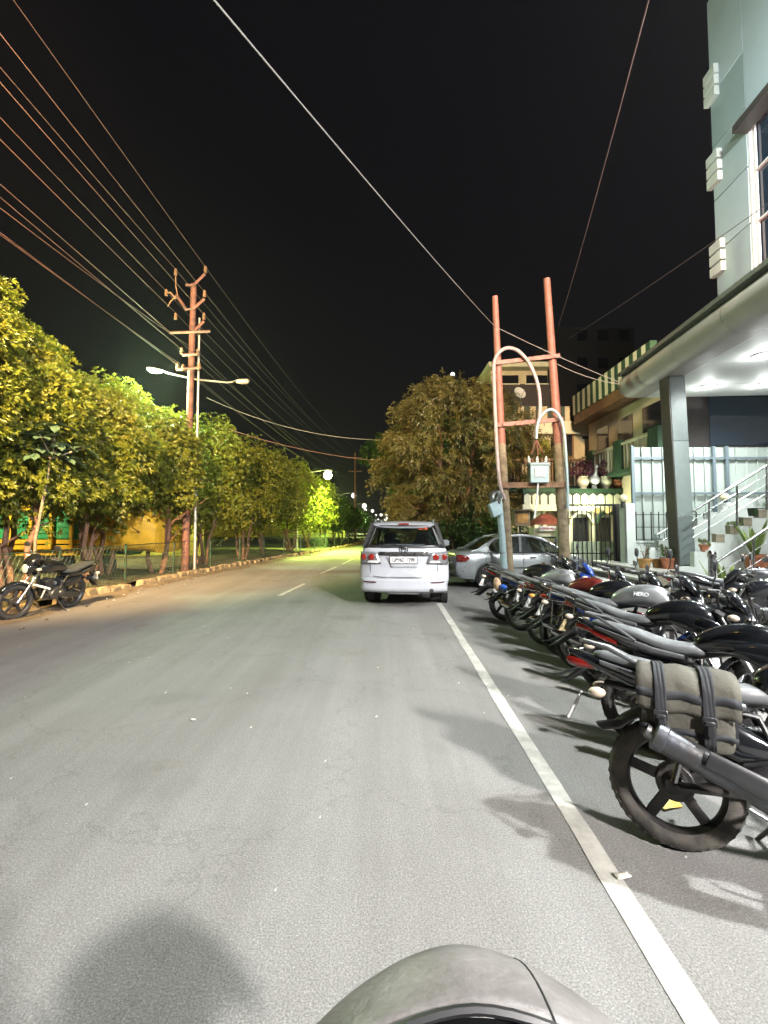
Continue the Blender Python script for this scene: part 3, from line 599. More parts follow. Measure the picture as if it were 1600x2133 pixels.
# ---------------------------------------------------------------- wires
M['wire'] = mat('wire', (.10, .05, .04), .7); M['wirew'] = mat('wire_pale', (.2, .18, .175), .5); M['wired'] = mat('wire_dark', (.09, .07, .07), .6)
def wire(p0, p1, sag, r, m, label, cat='cable', group=None, n=24):
    p0 = Vector(p0); p1 = Vector(p1); pts = []
    for i in range(n + 1):
        t = i / n; p = p0.lerp(p1, t); p.z -= sag * 4 * t * (1 - t); pts.append(p - p0)
    return tag(MB().tube(pts, r, 5).build('overhead_wire', M[m], loc=p0), label, cat, group)
WL = [(425, 560, 22, 1), (424, 612, 82, 2), (362, 565, 183, 3), (424, 658, 203, 4), (343, 610, 240, 5), (364, 655, 320, 6), (352, 694, 395, 7), (378, 730, 432, 8), (412, 734, 453, 9), (370, 762, 488, 10), (382, 765, 506, 11)]
for i, (xa, ya, y0, k) in enumerate(WL):
    ax = PX + (xa - 398) * mmpx; az = zpx(ya); Y8 = -ax / .8; z8 = CAMH + Y8 * (math.tan(PITCH + math.atan((PPY - y0) / F)))
    z8 = at(0, y0, Y8).z
    half = 15.0; tt = 1 - ((Y8 - 1) / half) ** 2; sag = max(.15, (az - z8) / tt)
    wire((ax, PY, az), (ax, -14, az), sag, .0075, 'wire', f'wire to the line pole, {ordn[i]} from the top at the left picture edge' , group='overhead wires to the line pole', n=36)
    far = Vector((ax * .62 + 1.1, 56, az + rnd.uniform(-.2, .1)))
    wire((ax, PY, az), far, .9 + .1 * (i % 3), .008, 'wired', f'dark overhead wire running away beyond the line pole, {ordn[i]} from the top at the pole', group='overhead wires beyond the line pole')
fp = thing('line_pole', 'second overhead line pole far behind the left trees', 'utility pole', (-3.4, 56.2, 0)); MB().tube([(0, 0, 0), (0, 0, 10.2)], [.13, .1], 8).build('pole_shaft', M['rust2'], fp); MB().bar((-1, -.1, 9.6), (1, -.1, 9.6), .1, .1).bar((-.8, -.1, 8.0), (.8, -.1, 8.0), .1, .1).build('cross_arm', M['rust2'], fp)
bp = thing('line_pole', 'overhead line pole standing behind the viewer on the left verge', 'utility pole', (-6.5, -14.2, 0)); MB().tube([(0, 0, 0), (0, 0, 10.2)], [.13, .1], 8).build('pole_shaft', M['rust2'], bp)
# ================================================================ MOTORCYCLES
def wheel(t, x, r, wd, tyrem, rimm, spokes=5, name='rear_wheel', rimr=None, hub=.06, drum=True, disc=False):
    rr = rimr or r - .085
    h = MB().lathe([(.012, -.09), (hub * .7, -.09), (hub, -.04), (hub, .04), (hub * .7, .09), (.012, .09)], (0, 0, 0), 'Y', 20)
    if drum: h.lathe([(.01, -.035), (.085, -.035), (.09, -.02), (.09, .03), (.01, .03)], (0, 0, 0), 'Y', 24)
    for k in range(spokes):
        a = 2 * math.pi * k / spokes + .35
        for da, ww in ((-.11, .017), (.11, .017)):
            p0 = (math.cos(a + da * 1.6) * .06, 0, math.sin(a + da * 1.6) * .06); p1 = (math.cos(a + da * .35) * (rr + .006), 0, math.sin(a + da * .35) * (rr + .006)); h.bar(p0, p1, .034, ww, (0, 1, 0))
    o = h.build(name, rimm, t, bevel=.004, loc=(x, 0, r))
    n = 12; prof = []
    for i in range(n + 1):
        a = -math.pi * .62 + 2 * math.pi * .62 * i / n; prof.append((r - wd * .5 + math.cos(a) * wd * .5, math.sin(a) * wd * .5))
    prof.append((rr + .004, wd * .3)); prof.append((rr + .004, -wd * .3))
    ty = MB().lathe(prof, (0, 0, 0), 'Y', 48, closed=True)
    # tread blocks: raised grooves pattern as short slanted ribs around the crown
    for k in range(44):
        a = 2 * math.pi * k / 44
        for sg in (-1, 1):
            vs = []
            for (da, yy, up) in ((0, .004, .0), (.055, .004, .0), (.085, wd * .4, -wd * .16), (.03, wd * .4, -wd * .16)):
                rr_ = r + .0035 + up; vs.append((math.cos(a + da) * rr_, sg * yy, math.sin(a + da) * rr_))
            vs2 = [(v[0] * .985, v[1], v[2] * .985) for v in vs]; ty.add(vs + vs2, [(0, 1, 2, 3), (4, 7, 6, 5), (0, 4, 5, 1), (1, 5, 6, 2), (2, 6, 7, 3), (3, 7, 4, 0)])
    ty.build('tyre', tyrem, o)
    MB().lathe([(rr + .012, -wd * .36), (rr + .006, -wd * .38), (rr - .012, -wd * .2), (rr - .018, 0), (rr - .012, wd * .2), (rr + .006, wd * .38), (rr + .012, wd * .36)], (0, 0, 0), 'Y', 48).build('rim', rimm, o)
    if disc: MB().lathe([(.07, -.075), (.12, -.075), (.12, -.07), (.07, -.07)], (0, 0, 0), 'Y', 28, closed=True).build('brake_disc', M['steel'], o)
    return o
def arcpts(cx, cz, r, a0, a1, n): return [(cx + r * math.cos(R(a0 + (a1 - a0) * i / n)), cz + r * math.sin(R(a0 + (a1 - a0) * i / n))) for i in range(n + 1)]
def fender(t, name, cx, cz, r, a0, a1, hw, m, ext=None, n=14):
    pr = arcpts(cx, cz, r, a0, a1, n)
    if ext: pr += ext
    rs = []
    for x_, z_ in pr:
        dx, dz = x_ - cx, z_ - cz; L = math.hypot(dx, dz); dx /= L; dz /= L
        rs.append([Vector((x_ + dx * d_, y_, z_ + dz * d_)) for y_, d_ in ((-hw, -.035), (-hw * .8, -.008), (-hw * .3, .006), (hw * .3, .006), (hw * .8, -.008), (hw, -.035))])
    return MB().rings(rs, close=False).build(name, m, t, solid=.004, smooth=60)
def indicator(t, p, d, m='orangelens', back=-1):
    p = Vector(p); d = Vector(d); st = MB().tube([p, p + d * .07], .008, 6)
    o = st.build('indicator', M['plastic'], t); c = p + d * .1; MB().ball(c, (.045, .035, .028), 12, 8).build('indicator_lens', M[m], o); return o
def motorcycle(label, P, deg, body='pblack', accent='psilver', lean=9, tail='sport', seat='seat', tyre='rubber', rim='blackmetal', scale=.98, name='motorcycle', cat='motorcycle', group='motorcycles parked in a row along the white line',
               steer=18, plate=None, grab=True, exh='chrome', saree=False, sidebox=False, cowl=True, mirrors=(1, 1), tank=1.0, guard=True, tailm=None, wd=.1, fairing=None, logo=None, seat_hi=0, red=True, nosegrey=False, flap=True, ind='amberclear'):
    t = thing(name, label, cat, (P[0], P[1], 0), -R(deg), group, rx=-R(lean), scale=scale)
    b_ = M[body]; ac = M[accent]; tm = M[tailm or body]; r = .305
    wheel(t, 0, r, wd, M[tyre], M[rim], name='rear_wheel', spokes=5)
    # swing arm, chain case, frame
    MB().tube([(0, -.1, r), (.25, -.1, .33), (.5, -.09, .36)], .022, 8).tube([(0, .1, r), (.25, .1, .33), (.5, .09, .36)], .022, 8).tube([(.46, -.1, .36), (.46, .1, .36)], .025, 8).box((0, -.105, r), (.09, .02, .05)).cyl((0, -.13, r), (0, .13, r), .012).build('swing_arm', M['blackmetal'], t)
    MB().loft([(-.02, .125, r, .018, .075, 3), (.1, .125, r + .01, .02, .07, 3), (.35, .125, r + .03, .02, .05, 3), (.48, .12, .35, .018, .06, 3)]).build('chain_case', M['plastic'], t)
    fr = MB().tube([(-.32, -.09, .74), (.0, -.1, .72), (.35, -.1, .68), (.47, -.08, .4)], .014, 8).tube([(-.32, .09, .74), (.0, .1, .72), (.35, .1, .68), (.47, .08, .4)], .014, 8)
    fr.tube([(.3, 0, .72), (.6, 0, .80), (.93, 0, .86)], .028, 8).tube([(.93, 0, .84), (.86, 0, .6), (.76, 0, .36), (.6, 0, .28)], .02, 8).cyl((.915, 0, .92), (.97, 0, .76), .03); fr.build('frame', M['frameblack'], t)
    for sg in (-1, 1):
        p0 = Vector((-.01, sg * .125, .33)); p1 = Vector((.08, sg * .12, .66)); sh = MB().cyl(p0, p0.lerp(p1, .45), .017).cyl(p0.lerp(p1, .4), p1, .01)
        pts = []
        for k in range(61):
            a = k / 60; q = p0.lerp(p1, .25 + .7 * a); an = a * 2 * math.pi * 7; pts.append(q + Vector((math.cos(an) * .032, math.sin(an) * .032, 0)))
        sh.tube(pts, .0055, 5); sh.build('shock_absorber', M['chrome'] if sg < 0 else M['blackmetal'], t)
    # engine
    en = MB().loft([(.3, 0, .36, .09, .08, 3), (.36, 0, .37, .12, .12, 3), (.6, 0, .37, .12, .125, 3), (.7, 0, .36, .1, .1, 3)])
    en.lathe([(.0, -.16), (.08, -.16), (.095, -.145), (.095, .145), (.08, .16), (0, .16)], (.6, 0, .38), 'Y', 20).lathe([(0, -.15), (.06, -.15), (.07, -.13), (.07, .13), (.06, .15), (0, .15)], (.43, 0, .37), 'Y', 18)
    for i in range(9): en.box((.665 + i * .006, 0, .46 + i * .021), (.17 - i * .004, .19 - i * .003, .008), (0, R(15), 0))
    en.box((.69, 0, .55), (.12, .13, .2), (0, R(15), 0)); en.build('engine', M['engine'], t, bevel=.003)
    MB().cyl((.44, -.1, .53), (.5, 0, .55), .035).cyl((.5, 0, .55), (.62, 0, .54), .025).build('carburettor', M['dullmetal'], t)
    MB().loft([(.27, 0, .52, .1, .1, 3), (.44, 0, .54, .1, .09, 3)]).build('air_box', M['plastic'], t, bevel=.01)
    # exhaust
    ex = MB().tube([(.74, -.06, .5), (.8, -.1, .42), (.8, -.13, .28), (.68, -.15, .22), (.55, -.2, .24), (.45, -.27 if exh == 'black' else -.18, .29), (.30, -.30 if exh == 'black' else -.19, .36 if exh == 'black' else .29)], .021, 10)
    exo = ex.build('exhaust', M['blackmetal'] if exh == 'black' else M['chrome'], t)
    if exh == 'black':
        mu = MB().loft([(.34, 0, 0, .026, .03, 2.2), (.25, 0, 0, .040, .044, 2), (.05, 0, 0, .054, .058, 2), (-.26, 0, 0, .058, .062, 2), (-.265, 0, 0, .063, .067, 2), (-.305, 0, 0, .063, .067, 2), (-.312, 0, 0, .050, .054, 2), (-.313, 0, 0, .028, .030, 2)], 24)
        mu.build('muffler', M['dustmuf'], exo, loc=(.19, -.30, .44), rot=(0, R(23), 0))
        MB().loft([(.24, -.045, .03, .012, .035, 2.4), (.1, -.06, .035, .012, .045, 2.4), (-.1, -.062, .03, .012, .035, 2.4)], 16).build('heat_shield', M['plastic'], exo, loc=(.19, -.30, .44), rot=(0, R(23), 0))
        MB().lathe([(.022, -.345), (.03, -.345), (.03, -.29), (.022, -.29)], (0, 0, 0), 'X', 18, closed=True).build('tail_pipe', M['dullmetal'], exo, loc=(.19, -.30, .44), rot=(0, R(23), 0))
    else:
        MB().loft([(.34, 0, 0, .022, .022, 2), (.24, 0, 0, .04, .04, 2), (-.22, 0, 0, .045, .045, 2), (-.3, 0, 0, .036, .036, 2), (-.31, 0, 0, .02, .02, 2)], 20).build('muffler', M['chrome'], exo, loc=(.08, -.2, .33), rot=(0, R(12), 0))
    # fork, front wheel, handlebar: steered group about the steering axis
    st_ = R(steer); piv = Vector((.95, 0, .85)); ax = (Vector((.915, 0, .95)) - Vector((1.27, 0, .305))).normalized(); Rm = Matrix.Rotation(st_, 4, ax)
    def steered(o):
        o.matrix_basis = Matrix.Translation(piv) @ Rm @ Matrix.Translation(-piv) @ o.matrix_basis; return o
    fw = steered(wheel(t, 1.27, r, .085, M[tyre], M[rim], name='front_wheel', disc=tail == 'sport'))
    fk = MB()
    for sg in (-1, 1): fk.cyl((1.27, sg * .085, r), (1.09, sg * .085, .62), .026).cyl((1.1, sg * .085, .6), (.93, sg * .085, .93), .017)
    fk.box((.95, 0, .91), (.07, .24, .03), (0, R(27), 0)).box((1.02, 0, .77), (.07, .24, .03), (0, R(27), 0)); steered(fk.build('front_fork', M['chrome'] if rim != 'blackmetal' or tail != 'sport' else M['dullmetal'], t))
    steered(fender(t, 'front_fender', 1.27, r, .345, 35, 175, .06, b_))
    hb = MB()
    for sg in (-1, 1): hb.tube([(.93, 0, .99), (.93, sg * .1, 1.0), (.93, sg * .2, 1.06), (.87, sg * .32, 1.07), (.83, sg * .38, 1.06)], .012, 8)
    hb = steered(hb.build('handlebar', M['frameblack'] if tail == 'sport' else M['chrome'], t))
    for sg in (-1, 1):
        d0 = Vector((.88, sg * .29, 1.07)); d1 = Vector((.81, sg * .41, 1.055)); g_ = MB().cyl(d0, d1, .018, n=12).box(d0 + Vector((0, -sg * .01, 0)), (.04, .05, .045)); g_.build('grip', M['rubber'], hb)
        MB().tube([d0 + Vector((.03, 0, .0)), d0 + Vector((.07, sg * .03, -.005)), d1 + Vector((.07, 0, -.01))], [.007, .006, .008], 6).build('lever', M['dullmetal'], hb)
        if mirrors[0 if sg > 0 else 1]:
            m0 = Vector((.89, sg * .27, 1.08)); m1 = m0 + Vector((.03, sg * .09, .17)); mo = MB().tube([m0, m0 + Vector((.03, sg * .02, .1)), m1], .006, 6).loft([(m1.x + .02, m1.y + sg * .03, m1.z + .01, .035, .02, 2.6), (m1.x + .012, m1.y + sg * .03, m1.z + .01, .07, .042, 2.6), (m1.x - .008, m1.y + sg * .03, m1.z + .01, .072, .044, 2.6)], 20)
            mo = steered(mo.build('mirror', M['plastic'], t)); MB().loft([(m1.x - .0085, m1.y + sg * .03, m1.z + .01, .064, .038, 2.6), (m1.x - .0105, m1.y + sg * .03, m1.z + .01, .064, .038, 2.6)], 20).build('mirror_glass', M['mirror'], mo)
    cb = MB()
    for sg in (-1, 1): cb.tube([(.87, sg * .26, 1.06), (.98, sg * .2, 1.1), (1.04, sg * .06, .98), (.98, sg * .03, .8)], .005, 5).tube([(.87, sg * .24, 1.05), (1.02, sg * .12, 1.06), (1.02, sg * .02, .86)], .0045, 5)
    steered(cb.build('control_cables', M['rubber'], t))
    # headlight and cowl
    hl = MB().loft([(1.17, 0, .87, .085, .085, 2.3), (1.15, 0, .87, .1, .1, 2.3), (1.08, 0, .88, .105, .11, 2.4), (1.0, 0, .9, .08, .09, 2.4), (.96, 0, .92, .05, .06, 2.2)]); hlo = steered(hl.build('headlight', M['pblue'] if fairing == 'pblue' else M['pblack'], t))
    MB().loft([(1.172, 0, .87, .078, .078, 2.3), (1.185, 0, .87, .06, .06, 2.2), (1.19, 0, .87, .02, .02, 2)]).build('headlight_lens', M['clearlens'], hlo)
    if cowl:
        cw = MB().loft([(1.16, 0, .93, .09, .05, 2.6), (1.12, 0, .98, .12, .07, 2.6), (1.04, 0, 1.05, .13, .07, 2.6), (.98, 0, 1.09, .1, .035, 2.4)]); steered(cw.build('headlight_cowl', M['pblack'] if fairing is None else M[fairing], t))
    steered(MB().loft([(1.0, 0, 1.03, .1, .045, 3), (.95, 0, 1.05, .1, .045, 3), (.93, 0, 1.05, .08, .03, 3)]).build('instrument_cluster', M['plastic'], t))
    for sg in (-1, 1): steered(indicator(t, (1.05, sg * .09, .87), (0, sg, 0), ind))
    # tank
    k = tank * .92; ms = [(.34, 0, .80, .06, .05, 2.4), (.38, 0, .83, .1, .08, 2.5), (.5, 0, .875, .125 * k, .1, 2.6), (.66, 0, .90, .145 * k, .115, 2.6), (.80, 0, .895, .15 * k, .115, 2.7), (.9, 0, .87, .12 * k, .09, 2.6), (.95, 0, .85, .06, .05, 2.4)]
    tk_ = MB().loft(ms, 26).build('fuel_tank', b_ if tail == 'sport' else ac, t, sub=1)
    MB().cyl((.68, 0, 1.008), (.685, 0, 1.03), .035, .03).build('fuel_cap', M['chrome'], tk_)
    if logo: text_mesh('logo', logo, .055, M['cleartext'], tk_, (.68, -.148 * k, .9), (R(84), 0, 0))
    if tail == 'sport':   # tank shrouds
        for sg in (-1, 1): MB().loft([(.6, sg * .15, .82, .02, .04, 2.4), (.75, sg * .175, .81, .03, .08, 2.4), (.95, sg * .18, .78, .025, .07, 2.4), (1.05, sg * .15, .76, .012, .03, 2.2)]).build('tank_shroud', M['pblack'], t)
    # seat
    sh_ = seat_hi; zs = .80 + sh_
    s1 = [(.43, 0, zs - .03, .07, .03, 2.6), (.38, 0, zs - .02, .1, .05, 2.8), (.25, 0, zs - .035, .125, .05, 2.8), (.1, 0, zs - .015, .135, .05, 2.8), (-.02, 0, zs + .03, .125, .045, 2.8), (-.18, 0, zs + .06, .105, .04, 2.8), (-.34, 0, zs + .085, .075, .032, 2.6), (-.38, 0, zs + .085, .04, .015, 2.4)]
    MB().loft(s1, 26).build('seat', M[seat], t, sub=1)
    # tail panels
    if tail == 'sport':
        ts = [(.36, 0, .70, .1, .055, 2.8), (.15, 0, .715, .13, .06, 2.8), (-.1, 0, .76, .125, .055, 2.8), (-.3, 0, .82, .09, .045, 2.6), (-.46, 0, .875, .055, .03, 2.4), (-.52, 0, .895, .03, .015, 2.2)]
        tl = (-.44, .845, .05)
    else:
        ts = [(.36, 0, .68, .1, .06, 3), (.15, 0, .69, .125, .07, 3), (-.1, 0, .73, .12, .06, 3), (-.3, 0, .77, .1, .055, 3), (-.42, 0, .79, .08, .04, 2.6)]
        tl = (-.44, .77, .06)
    MB().loft(ts, 24).build('tail_panel', tm, t, sub=1)
    # stripes: accent strakes on tail sides
    for sg in (-1, 1):
        zz = .05 if tail == 'sport' else .02
        MB().loft([(.3, sg * .115, .715, .02, .02, 2.2), (.1, sg * .134, .735, .018, .026, 2.2), (-.12, sg * .122, .775 + zz * .3, .016, .022, 2.2), (-.34, sg * .085, .80 + zz, .012, .012, 2.2)], 12).build('tail_stripe', ac, t)
        MB().loft([(.38, sg * .1, .54, .03, .04, 2.6), (.26, sg * .125, .56, .035, .09, 2.8), (.1, sg * .125, .6, .03, .06, 2.6), (.02, sg * .11, .65, .02, .03, 2.4)], 18).build('side_panel', b_, t)
    x_, z_, w__ = tl
    tlm = MB().loft([(x_ + .1, 0, z_ - .01, w__ * 1.25, .03, 3), (x_, 0, z_ - .012, w__ * 1.1, .034, 3), (x_ - .06, 0, z_ - .005, w__ * .8, .028, 2.6), (x_ - .08, 0, z_, w__ * .4, .012, 2.2)]).build('tail_light', M['redlens'], t)
    if tail == 'sport' and red:
        for sg in (-1, 1): MB().loft([(-.16, sg * .116, .745, .008, .012, 2.2), (-.24, sg * .108, .768, .009, .024, 2.2), (-.34, sg * .088, .80, .008, .02, 2.2), (-.42, sg * .07, .83, .006, .008, 2.2)], 12).build('side_reflector_lens', M['redlens'], t)
    if grab:
        g_ = MB()
        if tail == 'sport':
            for sg in (-1, 1): g_.tube([(-.02, sg * .145, .79), (-.12, sg * .165, .85), (-.3, sg * .14, .93), (-.42, sg * .07, .95), (-.44, 0, .955)], [.010, .011, .012, .012, .012], 8)
        else:
            for sg in (-1, 1): g_.tube([(.05, sg * .15, .76), (-.1, sg * .165, .82), (-.34, sg * .15, .87), (-.46, sg * .09, .9), (-.48, 0, .91)], .011, 8).tube([(-.3, sg * .15, .86), (-.32, sg * .13, .74)], .009, 6)
            g_.tube([(-.36, -.12, .88), (-.36, .12, .88)], .008, 6)
        g_.build('grab_rail', M['chrome'] if tail != 'sport' else M['pgrey'], t)
    # rear fender and plate
    e = [(-.38, .56), (-.46, .5), (-.55, .42), (-.63, .36)] if flap else [(-.36, .52)]
    rf = fender(t, 'rear_fender', 0, r, .36, 60, 138, .068, M['plastic'], ext=e)
    if flap: MB().loft([(-.34, 0, .585, .055, .03, 2.6), (-.48, 0, .50, .062, .02, 2.6), (-.62, 0, .42, .052, .011, 2.4), (-.74, 0, .385, .022, .004, 2.2)], 16).build('fender_flap', M['pgloss'], t)
    if flap: MB().loft([(-.32, 0, .72, .05, .05, 3), (-.4, 0, .68, .045, .06, 3), (-.44, 0, .62, .04, .05, 3)]).build('plate_bracket', M['plastic'], t)
    pl = MB().box((0, 0, 0), (.012, .2, .14)).build('number_plate', M['white'] if not plate or plate[0] != 'y' else M['mudplate'], t, loc=(-.475, 0, .60), rot=(0, R(24), 0), bevel=.003)
    text_mesh('plate_lettering', (plate or 'UP78\n4183').replace('y:', ''), .05, M['ink'], pl, (-.0075, 0, 0), (R(90), 0, R(-90)), .0008)
    for sg in (-1, 1): indicator(t, (-.34, sg * .08, .70), (-.1, sg, 0), ind)
    if guard:
        g_ = MB()
        for sg in (-1, 1): g_.tube([(.83, sg * .04, .36), (.86, sg * .2, .36), (.9, sg * .27, .46), (.88, sg * .25, .58), (.86, sg * .05, .66)], .011, 8)
        g_.build('leg_guard', M['chrome'] if tail != 'sport' else M['blackmetal'], t)
    if saree: # luggage side frame
        g_ = MB().tube([(.1, -.19, .72), (-.36, -.19, .74), (-.4, -.19, .62), (-.36, -.19, .46), (.05, -.19, .42), (.1, -.19, .72)], .008, 6)
        for i in range(3): g_.tube([(-.25 + i * .13, -.19, .735), (-.25 + i * .13, -.19, .44)], .005, 5)
        g_.tube([(-.2, -.19, .73), (-.2, -.1, .76)], .007, 5).tube([(.05, -.19, .72), (.05, -.1, .74)], .007, 5); g_.build('luggage_guard', M['chrome'], t)
    for sg in (-1, 1):
        MB().tube([(.42, sg * .12, .3), (.42, sg * .27, .31)], [.012, .016], 8).build('foot_peg', M['rubber'], t)
        MB().tube([(.14, sg * .14, .42), (.12, sg * .25, .4)], [.01, .015], 8).build('foot_peg', M['rubber'], t)
    L = lean / 9
    MB().tube([(.5, .1, .28), (.42, .19, .14), (.36, .27, -.01 + .04 * L)], [.013, .012, .01], 7).box((.35, .28, .03 * L), (.06, .05, .012)).build('side_stand', M['blackmetal'], t)
    MB().tube([(.28, -.17, .42), (.27, -.2, .3), (.34, -.21, .27), (.6, -.2, .28)], .009, 6).build('kick_starter', M['dullmetal'], t)
    return t
M['rimsilver'] = mat('rim_silver', (.55, .57, .58), .35, .3)
M['pgloss'] = mat('flap_plastic', (.03, .033, .036), .22, spec=.8)
M['mudplate'] = mat('muddy_plate', (.5, .42, .22), .8, var=.5, vs=30, col2=(.16, .12, .07))
M['amberclear'] = mat('lens_clear_amber', (.5, .42, .33), .2, coat=.8)
M['dustmuf'] = mat('muffler_grey', (.075, .082, .095), .36, .5, var=.4, vs=9, bump=.12, col2=(.055, .052, .05))

BK = [ # px,py of the rear wheel contact, heading, options
 ((1046, 1292), 50, 'farthest motorcycle of the parked row, fender flap sticking out beside the silver sedan', dict(body='pblack', accent='pgrey', rim='blackmetal', tail='sport')),
 ((1082, 1313), 50, 'motorcycle with blue and white tail and orange red lamp, second from the silver sedan', dict(body='pblue', accent='psilver', rim='rimsilver', tail='commuter', seat='seatgrey', fairing='pblue', saree=False)),
 ((1128, 1342), 52, 'motorcycle with maroon tail and chrome side guard next to the blue and white one', dict(body='pmaroon', accent='pmaroon', rim='rimsilver', tail='commuter', seat='seatgrey', saree=True)),
 ((1166, 1366), 50, 'black motorcycle with an orange indicator squeezed between the maroon and the blue black ones', dict(body='pblack', accent='pblack', rim='blackmetal', tail='sport', seat='seat', red=False, ind='orangelens')),
 ((1205, 1396), 52, 'motorcycle with silver tank, dark blue side panel, chrome guard and white rimmed rear wheel', dict(body='pblue', accent='psilver', rim='rimsilver', tail='commuter', seat='seatgrey', saree=True, logo='HERO')),
 ((1262, 1446), 48, 'black motorcycle with a grey white grab rail and a muddy yellowish number plate', dict(body='pblack', accent='pgrey', rim='blackmetal', tail='sport', seat='seatgrey', tank=1.12, red=False)),
 ((1338, 1555), 41, 'black motorcycle with long red tail lamp just behind the one carrying the saddlebag', dict(body='pblack', accent='pgrey', rim='blackmetal', tail='sport', seat='seatgrey', exh='black')),
 ((1412, 1768), 27, 'nearest motorcycle with dusty rear tyre, grey muffler and a canvas saddlebag on its side', dict(body='pblack', accent='pgrey', rim='blackmetal', tail='sport', seat='seatgrey', tyre='dustyrubber', wd=.125, exh='black', lean=11, flap=False, scale=1.0, red=False)),
]
rb = random.Random(5); BPOS = []
PL = ['UP78\nAX 4183', 'UP78\nCK 2270', 'UP96\n7711', 'UP78\nBD 905', 'UP96\nB 3346', 'y:UP78\nDN 6128', 'UP96\nH 5052', 'UP96\n4417']
for i, (q, dg, lb, kw) in enumerate(BK):
    p = gnd(*q); BPOS.append((p, dg)); motorcycle(lb, p, dg + (rb.uniform(-4, 4) if i < 6 else 0), plate=PL[i], steer=rb.uniform(10, 30), **{**dict(lean=rb.uniform(7, 12), scale=rb.uniform(.95, 1.0)), **kw})
# motorcycle of the second row at the right edge, and the one parked by the left kerb, and the viewer's own
motorcycle('dark motorcycle with round mirrors by the stair rail at the right edge', (5.2, 5.5), 205, 'pblack', 'pblack', steer=-20, tail='commuter', rim='blackmetal', group='motorcycles parked by the entrance steps', seat='seat')
motorcycle('dark motorcycle parked close to the entrance steps behind the row', (4.9, 7.4), 35, 'pblack', 'pgrey', steer=20, tail='commuter', rim='blackmetal', group='motorcycles parked by the entrance steps')

M['parcel'] = mat('parcel_tan', (.36, .25, .15), .7, var=.3, vs=12, bump=.4, bs=20); M['bluebag'] = mat('blue_plastic', (.02, .08, .35), .35, var=.4, vs=14, bump=.6, bs=25)
for mm_, dx_, dz_, rr_, lb_, nm_ in (('parcel', -.34, .66, (.07, .035, .10), 'tan paper parcel tied beside the tail of the farthest motorcycles', 'parcel'), ('bluebag', -.22, .62, (.075, .03, .045), 'crumpled blue plastic bag tied below the tan parcel on a far motorcycle', 'plastic_bag')):
    p, dg = BPOS[1]; mb = MB().ball((0, 0, 0), rr_, 18, 12); rq = random.Random(3); mb.v = [(v[0] * (1 + rq.uniform(-.12, .12)), v[1] * (1 + rq.uniform(-.12, .12)), v[2] * (1 + rq.uniform(-.08, .08))) for v in mb.v]
    q_ = Matrix.Translation((p.x, p.y, 0)) @ Euler((-R(9), 0, -R(dg))).to_matrix().to_4x4() @ Vector((dx_, -.2, dz_)); tag(mb.build(nm_, M[mm_], loc=q_, rot=(0, 0, -R(dg)), smooth=25), lb_, 'parcel' if nm_ == 'parcel' else 'plastic bag')
# saddlebag on the nearest motorcycle (rests on it: its own thing)
M['canvas'] = mat('canvas', (.082, .079, .062), .9, var=.3, vs=4, bump=.5, bs=16, col2=(.06, .056, .045)); M['strap'] = mat('strap', (.018, .02, .024), .75, var=.3, vs=20)
p, dg = BPOS[7]
sb = thing('saddlebag', 'worn olive grey canvas saddlebag with dark straps and buckles on the nearest motorcycle', 'saddlebag', (p.x, p.y, 0), -R(dg), rx=-R(11))
XA, XB = -.15, .24
def bagsec(x_, k=1, s=0): return (x_, -.215 + s, .675, .068 * k, .165 * k, 4.5)
MB().loft([bagsec(XA, .86), bagsec(XA + .015, .96), bagsec(XA + .12, 1.03), bagsec(.08, 1.05, -.004), bagsec(XB - .03), bagsec(XB, .88)], 28).build('pouch', M['canvas'], sb, sub=1)
for xg in (XA - .004, XB - .012): MB().loft([(xg, -.215, .67, .05, .13, 3), (xg + .016, -.215, .67, .05, .13, 3)], 20).build('gusset', M['strap'], sb)
def sheetxz(name, rows, m, thick=.008, parent=None, wob=1.0):   # rows of (x0,x1,y,z)
    rs = [[Vector((x0 + (x1 - x0) * i / 14, y + wob * .005 * math.sin(i * 1.3 + z * 17), z + wob * .006 * math.sin(i * 1.1 + 1))) for i in range(15)] for x0, x1, y, z in rows]
    return MB().rings(rs, close=False).build(name, m, parent or sb, solid=thick, smooth=60)
sheetxz('flap', [(XA, XB + .01, -.01, .872), (XA - .005, XB + .01, -.13, .875), (XA - .012, XB + .015, -.225, .862), (XA - .015, XB + .018, -.283, .835), (XA - .018, XB + .02, -.296, .78), (XA - .012, XB + .015, -.297, .69), (XA - .005, XB + .01, -.293, .668)], M['canvas'], .008)
for x_ in (XA + .085, XB - .11):
    sheetxz('strap', [(x_ - .024, x_ + .024, -.01, .884), (x_ - .024, x_ + .024, -.14, .886), (x_ - .024, x_ + .024, -.23, .874), (x_ - .024, x_ + .024, -.293, .842), (x_ - .022, x_ + .026, -.309, .78), (x_ - .022, x_ + .026, -.309, .67), (x_ - .024, x_ + .024, -.30, .56), (x_ - .02, x_ + .024, -.285, .525)], M['strap'], .003, wob=.3)
    bk = MB(); bk.box((x_, -.318, .655), (.06, .012, .04)).box((x_, -.328, .648), (.04, .01, .018)).box((x_ + .004, -.322, .615), (.03, .008, .05)).build('buckle', M['plastic'], sb, bevel=.003)
sheetxz('cross_strap', [(XA - .018, XB + .02, -.3025, .765), (XA - .016, XB + .018, -.3035, .725)], M['strap'], .002); sheetxz('cross_strap', [(XA - .0, XB, -.292, .60), (XA - .0, XB, -.291, .575)], M['strap'], .002)

